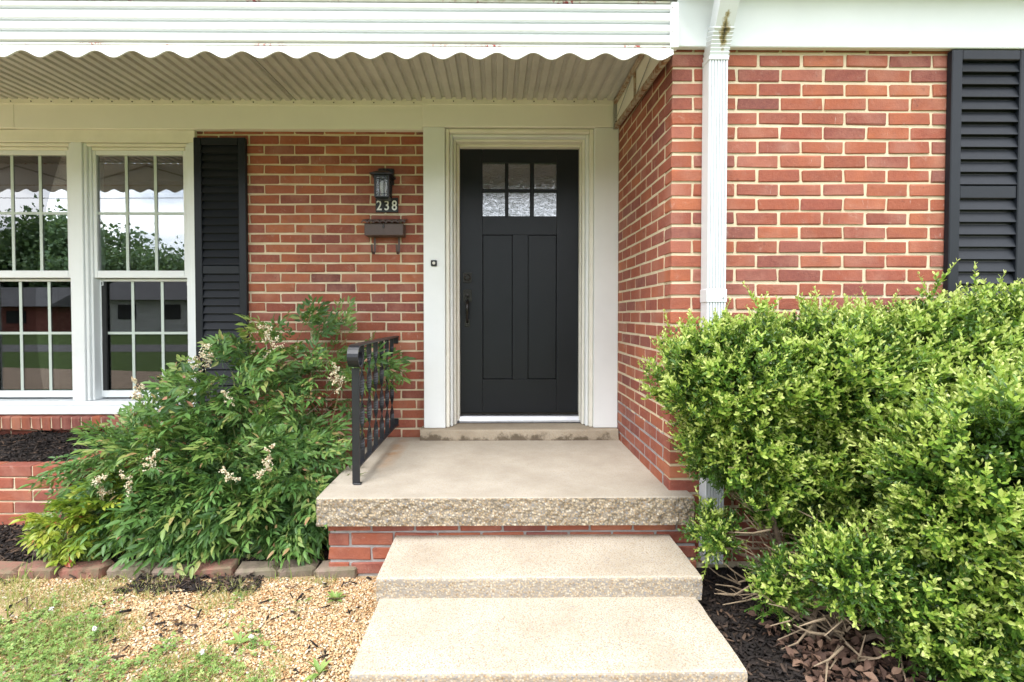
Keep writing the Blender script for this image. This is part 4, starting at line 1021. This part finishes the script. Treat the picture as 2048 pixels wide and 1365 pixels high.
S = np.stack([rng.gamma(5, .0010, n)+.0012, rng.gamma(5, .0008, n)+.0012, rng.uniform(.0025, .0042, n)], 1)
scatter('gravel', OCT, np.stack([x, y, GZ-.008+gh(x, y)*.3+rng.uniform(-.002, .004, n)], 1), rot_rand(n, .35, S), 'gravel', np.clip(rng.beta(2, 1.5, n), 0, 1), 'orange tan pea gravel between the brick edging and the steps', 'gravel', True)
# grass blades
def blades(n, xr, yr, hr, mask, tone, name, label, mat='grass', w=.0032):
    x = rng.uniform(*xr, n); y = rng.uniform(*yr, n); k = mask(x, y); x, y = x[k], y[k]; n = len(x)
    V = np.array([(-.5, 0, 0), (.5, 0, 0), (-.4, .12, .5), (.4, .12, .5), (0, .42, 1)], float); T = np.array([(0,1,3), (0,3,2), (2,3,4)])
    h = rng.uniform(*hr, n); S = np.stack([np.full(n, w)*rng.uniform(.7, 1.3, n), h, h], 1)
    scatter(name, (V, T), np.stack([x, y, np.full(n, GZ-.012)], 1), rot_rand(n, .35, np.ones((n, 3)))*S[:, None, :], mat, tone(x, y, n), label, 'grass')
tuft = lambda th, o: (lambda x, y: nz2d(x, y, 5.5, o) > th)
blades(30000, (-3.0, -.7), (-2.35, -1.22), (.015, .055), lambda x, y: (nz2d(x, y, 4.0, 9)+.35*nz2d(x, y, 14, 3)-.25*(x+1.3)) > .10, lambda x, y, n: np.clip(rng.normal(.66, .2, n), 0, 1), 'dry_grass', 'thin straw coloured grass tufts in the gravel', w=.0022)
blades(9000, (-3.0, -.75), (-2.5, -1.5), (.015, .045), lambda x, y: (nz2d(x, y, 3, 11)-(x+1.3)*.6-(y+1.75)*.9) > .05, lambda x, y, n: np.clip(rng.normal(.32, .2, n), 0, 1), 'lawn_grass', 'green grass blades among the clover at the lower left', w=.003)
blades(500, (-2.6, -.86), (-1.25, -1.05), (.04, .11), lambda x, y: nz2d(x, y, 6, 21) > .15, lambda x, y, n: np.clip(rng.normal(.3, .15, n), 0, 1), 'edging_grass', 'longer grass blades growing along the brick edging', w=.004)
# clover
cl = []; 
for k in range(3):
    a = 2*math.pi*k/3; o_ = len(cl); c, s = math.cos(a), math.sin(a)
    cl += [(0, 0, 0), (c*.55-s*.42, s*.55+c*.42, .08), (c*.95-s*.3, s*.95+c*.3, .02), (c*.88, s*.88, .0), (c*.95+s*.3, s*.95-c*.3, .02), (c*.55+s*.42, s*.55-c*.42, .08)]
CT = np.array([t for k in range(3) for t in ((6*k, 6*k+3, 6*k+2), (6*k, 6*k+2, 6*k+1), (6*k, 6*k+4, 6*k+3), (6*k, 6*k+5, 6*k+4))])
N_ = 24000; x = rng.uniform(-3.0, -.6, N_); y = rng.uniform(-2.5, -1.35, N_)
cm = .8*nz2d(x, y, 2.6, 31)+.9*nz2d(x, y, 9, 33)-(x+1.25)*.7-(y+1.78)*1.6
kp = cm > rng.normal(-.02, .14, N_); x, y = x[kp], y[kp]; n = len(x); s_ = rng.uniform(.006, .0125, n)
scatter('clover', (np.array(cl), CT), np.stack([x, y, GZ+rng.uniform(-.004, .022, n)], 1), rot_rand(n, .35, np.stack([s_]*3, 1)), 'clover', np.clip(rng.normal(.5, .22, n), 0, 1), 'low green clover patches at the lower left', 'clover')
kf = rng.choice(n, 26, replace=False)
fl = [(x[i], y[i]) for i in kf]
for i, (a, b) in enumerate(fl): 
    o = cluster(None, (a, b, GZ+.035), .009, 900+i, 26, 'cloverflower', .0035, 'clover_flower', (1, 1, .8))
    tag(o, 'round white clover flower head in the lawn at the lower left', 'flower', 'white clover flowers in the lawn')
# mulch
CHIP = (np.array([(-1, -1, 0), (1, -.6, 0), (1.1, .7, .1), (-.9, 1, 0), (-.9, -.7, 1), (.9, -.5, .8), (.8, .6, 1), (-1, .7, .9)], float), np.array([(0,2,1), (0,3,2), (4,5,6), (4,6,7), (0,1,5), (0,5,4), (1,2,6), (1,6,5), (2,3,7), (2,7,6), (3,0,4), (3,4,7)]))
def mulch(n, xr, yr, zf, label, name='bark_mulch', lo=.010, hi=.030, hi_tone=.12, mask=None, mat='mulch'):
    x = rng.uniform(*xr, n); y = rng.uniform(*yr, n)
    if mask is not None: k = mask(x, y); x, y = x[k], y[k]
    n = len(x); S = np.stack([rng.uniform(lo, hi, n), rng.uniform(.003, .0075, n), rng.uniform(.002, .005, n)], 1)
    t = np.clip(rng.beta(1.6, 2.4, n), 0, .85); t = np.where(rng.random(n) < hi_tone*.5, rng.uniform(.85, 1, n), t)
    return scatter(name, CHIP, np.stack([x, y, zf(x, y)+rng.uniform(-.002, .012, n)], 1), rot_rand(n, .38, S), mat, t, label, 'mulch')
pz = lambda x, y: -.05+.06*np.clip((y+.55)/.4, 0, 1)+.045*np.clip(nz2d(x, y, 4.5, 51)+.15, 0, 1)
# mound under the planter mulch
nx, ny = 60, 18; gx = np.linspace(-4.3, PX1-.1, nx); gy = np.linspace(PY+.09, -.002, ny); X_, Y_ = np.meshgrid(gx, gy, indexing='ij'); Zm = pz(X_.ravel(), Y_.ravel())-.004
V = np.stack([X_.ravel(), Y_.ravel(), Zm], 1); T = []
for i in range(nx-1):
    for j in range(ny-1): a = i*ny+j; T += [(a, a+ny, a+ny+1), (a, a+ny+1, a+1)]
o = bpy.data.objects['planter_soil']; o.data = np_mesh('planter_soil', V-np.array(o.location), np.array(T), M['soil'], None, True)
mulch(4200, (-3.9, PX1-.1), (PY+.10, -.02), pz, 'dark shredded bark mulch heaped in the brick planter', 'planter_mulch')
bz = lambda x, y: GZ+.0+.02*nz2d(x, y, 3, 61)
struct(MB().box(-4.2, -.80, -1.10, -.0, GZ-.05, GZ+.004).build('bed_soil', M['soil']), 'dark soil of the nandina bed')
mulch(5200, (-3.1, -.84), (-1.12, -.55), lambda x, y: GZ+.008+0*x, 'dark bark mulch under the nandina behind the brick edging', 'bed_mulch', hi_tone=.5)
struct(MB().box(.826, 4.0, -2.9, YF-.001, GZ-.05, GZ+.012).build('hedge_bed_soil', M['soil']), 'dark soil of the boxwood bed')
mulch(8200, (.84, 2.6), (-2.45, -1.2), lambda x, y: GZ+.016+0*x, 'black shredded bark mulch beside the steps under the boxwoods', 'hedge_mulch', hi_tone=.25)
mulch(420, (-2.6, -.6), (-2.2, -1.2), lambda x, y: GZ-.004+0*x, 'scattered bark chips lying on the gravel', 'loose_chips', .008, .03, .7, lambda x, y: nz2d(x, y, 4, 71) > -.05)
mulch(260, (-1.75, -1.1), (-1.34, -1.2), lambda x, y: GZ+.0+0*x, 'spilled bark chips in front of the brick edging', 'spilled_chips', .01, .035, .8)
# dry leaf litter under the boxwood
lv = np.array([(0, 0, 0), (.22, .20, .10), (.5, .30, .22), (.75, .17, .12), (1, 0, .05), (.75, -.17, .14), (.5, -.30, .25), (.22, -.20, .12), (.5, 0, -.03)], float); LT = np.array([(8, i, (i+1) % 8) for i in range(8)])
n = 1500; x = rng.uniform(1.05, 2.2, n); y = rng.normal(-1.90, .16, n); kp = (y < -1.5) & (x+.5*(y+1.9) > 1.02); x, y = x[kp], y[kp]; n = len(x); s_ = rng.uniform(.022, .05, n)
scatter('leaf_litter', (lv, LT), np.stack([x, y, GZ+.025+rng.uniform(0, .03, n)], 1), rot_rand(n, .5, np.stack([s_]*3, 1)), 'litter', rng.random(n), 'curled brown dry leaves under the boxwoods', 'leaf litter')
n = 50; x = rng.uniform(-2.0, -.95, n); y = rng.uniform(-1.26, -1.05, n); s_ = rng.uniform(.025, .05, n)
scatter('edging_leaves', (lv, LT), np.stack([x, y, GZ+rng.uniform(.0, .02, n)], 1), rot_rand(n, .4, np.stack([s_]*3, 1)), 'litter', rng.random(n), 'brown dry leaves caught along the brick edging', 'leaf litter')
# weeds
def weed(label, x, y, s, n, seed):
    t_ = thing('weed', (x, y, GZ-.01), label, 'weed'); r = np.random.default_rng(seed); V0, T0 = leaf_tpl(.28, .3, .25)
    for i in range(n):
        a = 2*math.pi*i/n+r.normal(0, .2); el = r.uniform(.3, 1.1); d = (math.cos(a)*math.cos(el), math.sin(a)*math.cos(el), math.sin(el)); V = place_leaf(V0, (0, 0, .004), d, np.array([0, 0, 1.])+r.normal(0, .1, 3), s*r.uniform(.6, 1.1))
        o = bpy.data.objects.new('leaf', np_mesh('leaf', V, T0, M['clover'], np.full(len(V), r.uniform(.3, .9)))); COL.objects.link(o); o.parent = t_
weed('small dandelion weed in the gravel left of the bottom step', -.63, -1.87, .075, 8, 1)
weed('single upright weed in the middle of the gravel', -1.00, -1.70, .07, 7, 2)
weed('feathery low weed in the gravel close to the upper step', -.72, -1.40, .06, 14, 3)

# ================================================================== ACROSS THE STREET (seen in the glass)
def tree(label, x, y, h, r, seed, nl=13000):
    t_ = thing('tree', (x, y, GZ), label, 'tree', 'trees across the street'); rr = random.Random(seed); q = np.random.default_rng(seed)
    MB().tube([(x, y, GZ-.2), (x+.1, y, GZ+h*.3), (x, y, GZ+h*.62)], [r*.07, r*.055, r*.03], 8).build('trunk', M['bark'], t_)
    nb = 16; cs = [np.array([x+rr.gauss(0, r*.42), y+rr.gauss(0, r*.42), GZ+h*(.42+.5*rr.random())]) for _ in range(nb)]
    P = np.concatenate([c+q.normal(size=(nl//nb, 3))*np.array([r*.25, r*.25, h*.085]) for c in cs]); n = len(P)
    V = np.array([(-.5, -.3, 0), (.5, -.2, .1), (.3, .5, 0), (-.4, .4, .15)])*.52; T = np.array([(0,1,2), (0,2,3)])
    s = q.uniform(.25, .55, n)*r/3.2; off = np.array(wloc(t_)); VV, TT, tt = instance(V, T, np.zeros(4), rot_rand(n, 1.0, np.stack([s]*3, 1)), P-off, q.random(n))
    o = bpy.data.objects.new('crown', np_mesh('crown', VV, TT, M['tree'], tt)); COL.objects.link(o); o.parent = t_; o['kind'] = 'stuff'
for i, (x, y, h, r) in enumerate(((-42, -45, 11.5, 5), (-48, -44, 8.5, 4.5), (-36.5, -47, 8, 4), (-32.5, -46, 7.5, 3.6), (-29, -48, 8.2, 4), (-25, -47, 7.2, 4), (-54, -46, 9, 5), (-20, -50, 8, 4), (-12, -48, 9, 4.4), (-4, -46, 11, 5), (1.5, -44, 10, 4.5), (8, -52, 8, 4), (16, -50, 9, 4.5), (26, -48, 9, 5))):
    tree(['tallest round tree', 'broad low tree', 'slim tree', 'short tree', 'bushy tree', 'low tree', 'far wide tree', 'small tree', 'rounded tree', 'tall dense tree', 'full tree', 'distant tree', 'large tree', 'spreading tree'][i]+' across the street, mirrored in the '+('window' if i < 8 else 'door')+' glass', x, y, h*.86, r, 70+i)
hs = thing('neighbour_house', (-23, -33, GZ), 'pale low house with dark carport across the street, mirrored in the lower window', 'house')
MB().box(-27, -19, -36, -31, GZ, 1.9).build('wall', M['siding'], hs)
MB().prism([(-36.6, 1.9), (-30.2, 1.9), (-33.4, 3.3)], 'x', -27.6, -15.5).build('roof', M['shingle'], hs)
for xw in (-25.6, -22.6): MB().box(xw, xw+1.2, -30.99, -30.95, .6, 1.6).build('window', M['dark'], hs)
MB().box(-20.6, -19.7, -30.99, -30.95, GZ, 1.65).build('door', M['door'], hs)
for xw in (-18, -15.9): MB().box(xw, xw+.12, -30.6, -30.48, GZ, 1.9).build('carport_post', M['white'], hs)
h2 = thing('neighbour_house', (-38, -34, GZ), 'brick ranch house with long grey roof across the street, mirrored at the left window', 'house')
MB().box(-45, -32, -38, -33, GZ, 1.5).build('wall', M['brick'], h2); MB().prism([(-38.6, 1.5), (-32.2, 1.5), (-35.4, 3.0)], 'x', -45.6, -31.4).build('roof', M['shingle'], h2)
for xw in (-43, -39, -35): MB().box(xw, xw+1.4, -32.99, -32.95, .3, 1.2).build('window', M['dark'], h2)
tag(MB().tube([(-90+i*6, -26, 7.6+.0016*(i*6-90+25)**2*.5) for i in range(22)], .02, 5).build('power_line', M['wire']), 'thin black power line along the street, mirrored in the window', 'cable')
